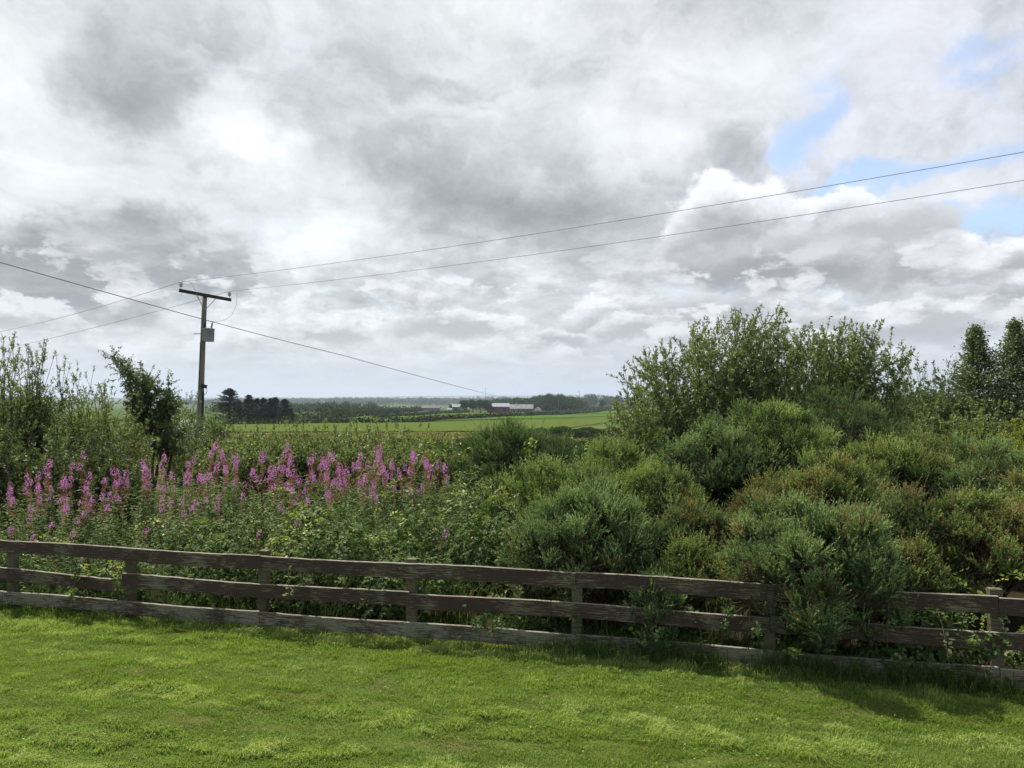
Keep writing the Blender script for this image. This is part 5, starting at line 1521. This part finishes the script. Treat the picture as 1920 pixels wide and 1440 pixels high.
def building(name, px, pybase, dep, L_, W_, He, Hr, rot, walls, roof, label, doors=(), windows=(), patches=0, chim=0):
    """gabled building, ridge along its length; doors and windows on the long front face (local -Y)"""
    x_ = (px - 960) / F_PX * dep; z0 = gzf(x_, dep) - .1
    r_ = empty(name, (x_, dep, z0), rot)
    mb = MB()
    a, b = L_ / 2, W_ / 2
    V = [(-a, -b, 0), (a, -b, 0), (a, b, 0), (-a, b, 0), (-a, -b, He), (a, -b, He), (a, b, He), (-a, b, He), (-a, 0, Hr), (a, 0, Hr)]
    mb.add(V, [[0, 1, 5, 4], [2, 3, 7, 6]]); mb.Fc.append(np.array([[1, 2, 6, 9, 5], [3, 0, 4, 8, 7]])); mb.M.append(np.zeros(2, np.int32))
    mb.build('wall', M[walls], r_)
    mb = MB(); e = .35; tk = .12
    sl = (Hr - He) / b
    for sg in (-1, 1):
        ye, ze = sg * (b + e), He - sl * e + .05
        V = [(-a - e, ye, ze), (a + e, ye, ze), (a + e, 0, Hr + .05), (-a - e, 0, Hr + .05)]
        V2 = [(p, q_, w + tk) for p, q_, w in V]
        mb.add(V + V2, [[0, 1, 2, 3], [4, 5, 6, 7], [0, 1, 5, 4], [1, 2, 6, 5], [3, 0, 4, 7]])
    rf = mb.build('roof', M[roof], r_)
    if patches:
        q2 = MB()
        for k_ in range(patches):
            u_ = -a + L_ * (k_ + .5) / patches + rng.uniform(-.5, .5); v_ = rng.uniform(.15, .7)
            y1, y2 = -b * (1 - v_), -b * (1 - v_ - .22)
            zz = lambda y_: Hr + .05 + tk + .03 + y_ * sl
            w2 = rng.uniform(.5, 1.1)
            q2.add([(u_ - w2, y1, zz(y1)), (u_ + w2, y1, zz(y1)), (u_ + w2, y2, zz(y2)), (u_ - w2, y2, zz(y2))], [[0, 1, 2, 3]])
        q2.build('skylights', M['roof_pale'], rf)
    for k_ in range(chim):
        mb = MB(); box(mb, (-a * .45 + k_ * a * .9, 0, Hr + .5), (.8, .7, 1.3)); mb.build('chimney', M['white'], rf)
    for (dx, w_, h_) in doors:
        mb = MB(); box(mb, (dx, -b - .03, h_ / 2), (w_, .06, h_)); mb.build('door', M['dark_open'], r_)
    for (dx, zc, w_, h_) in windows:
        mb = MB(); box(mb, (dx, -b - .03, zc), (w_, .06, h_)); mb.build('window', M['dark_open'], r_)
    return tag(r_, label, 'farm building', 'buildings of the distant farm')
building('barn', 934.5, 773, 535, 16.0, 9, 4.6, 7.0, R(4), 'red_sheet', 'roof_pale', 'dark red barn with a pale grey roof in the middle distance', doors=((4.5, 3, 3.6),))
building('farmhouse', 978, 772, 560, 18.0, 8, 3.0, 6.2, R(-3), 'stone', 'slate', 'long grey farm building with a mottled pale roof right of the red barn', doors=((-2, 1.3, 2.1), (5, 1.2, 2.1)), windows=((-6, 1.5, 1, 1.1), (1.5, 1.5, 1, 1.1), (7.2, 1.5, 1, 1.1)), patches=4, chim=1)
building('shed', 1008, 771, 575, 5.5, 5, 2.2, 4.2, R(80), 'white', 'slate', 'small white gable at the right end of the farm', doors=((0, 1.4, 1.9),))
building('shed', 856, 774, 560, 7.0, 7, 4.2, 6.0, R(10), 'stone', 'green_roof', 'grey shed with a pale green roof left of the dark tree row', doors=((-1, 2.6, 3),))
building('shed', 843, 775, 556, 3.4, 3, 2.2, 3.0, R(5), 'white', 'green_roof', 'tiny white outbuilding left of the green roofed shed')
building('long_shed', 800, 770, 640, 24, 9, 2.8, 4.2, R(2), 'stone', 'brown_roof', 'long low brown shed far left of the dark tree row')
building('long_shed', 768, 771, 660, 14, 8, 2.6, 4.0, R(-4), 'stone', 'slate', 'low pale roofed shed left of the long brown shed')
building('cottage', 361, 800, 95, 1.8, 5.0, 1.9, 2.9, R(0), 'white', 'slate', 'small white gable showing just left of the utility pole foot')
building('cottage', 600, 757, 1900, 26, 10, 8, 14, R(0), 'white', 'slate', 'tiny far white house on the wooded ridge above the hedgerow')
building('cottage', 745, 752, 2500, 22, 10, 8, 14, R(0), 'white', 'slate', 'tiny far white house on the ridge, right one of the two')
# thin poles in the distance
for px, top, bot, dep, lab in ((599, 771, 786, 235, 'thin pale pole in front of the far hedgerow'), (1047, 745, 771, 560, 'thin pole right of the farm against the wood'), (1086, 733, 770, 560, 'taller thin pole at the right end of the wood'), (910, 727, 745, 640, 'thin pole on the skyline above the tree row')):
    p = PT(px, top, dep); z0 = gzf(p.x, p.y)
    mb = MB(); poly(mb, [(0, 0, -.3), (0, 0, p.z - z0)], [.14, .10], 6); box(mb, (0, 0, p.z - z0 - .5), (1.6, .1, .1))
    tag(mb.build('distant_pole', M['pole' if px != 599 else 'steel'], loc=(p.x, p.y, z0)), lab, 'pole')

# ================================================================== haze
hzm, q_ = new_mat('haze')
pv = q_.n('ShaderNodeVolumePrincipled')
pv.inputs['Color'].default_value = (.72, .83, 1.0, 1)
pv.inputs['Density'].default_value = 1.35e-4
pv.inputs['Anisotropy'].default_value = .2
o_ = q_.n('ShaderNodeOutputMaterial'); q_.t.links.new(pv.outputs[0], o_.inputs['Volume'])
mb = MB()
V = np.array([[x_, y_, z_] for x_ in (-34000, 34000) for y_ in (-60, 20500) for z_ in (-24, 190)], float)
mb.add(V, [[0, 1, 3, 2], [4, 6, 7, 5], [0, 4, 5, 1], [2, 3, 7, 6], [0, 2, 6, 4], [1, 5, 7, 3]])
hz_o = mb.build('haze', hzm)
tag(hz_o, 'thin pale haze over the far land', 'haze', kind='stuff')
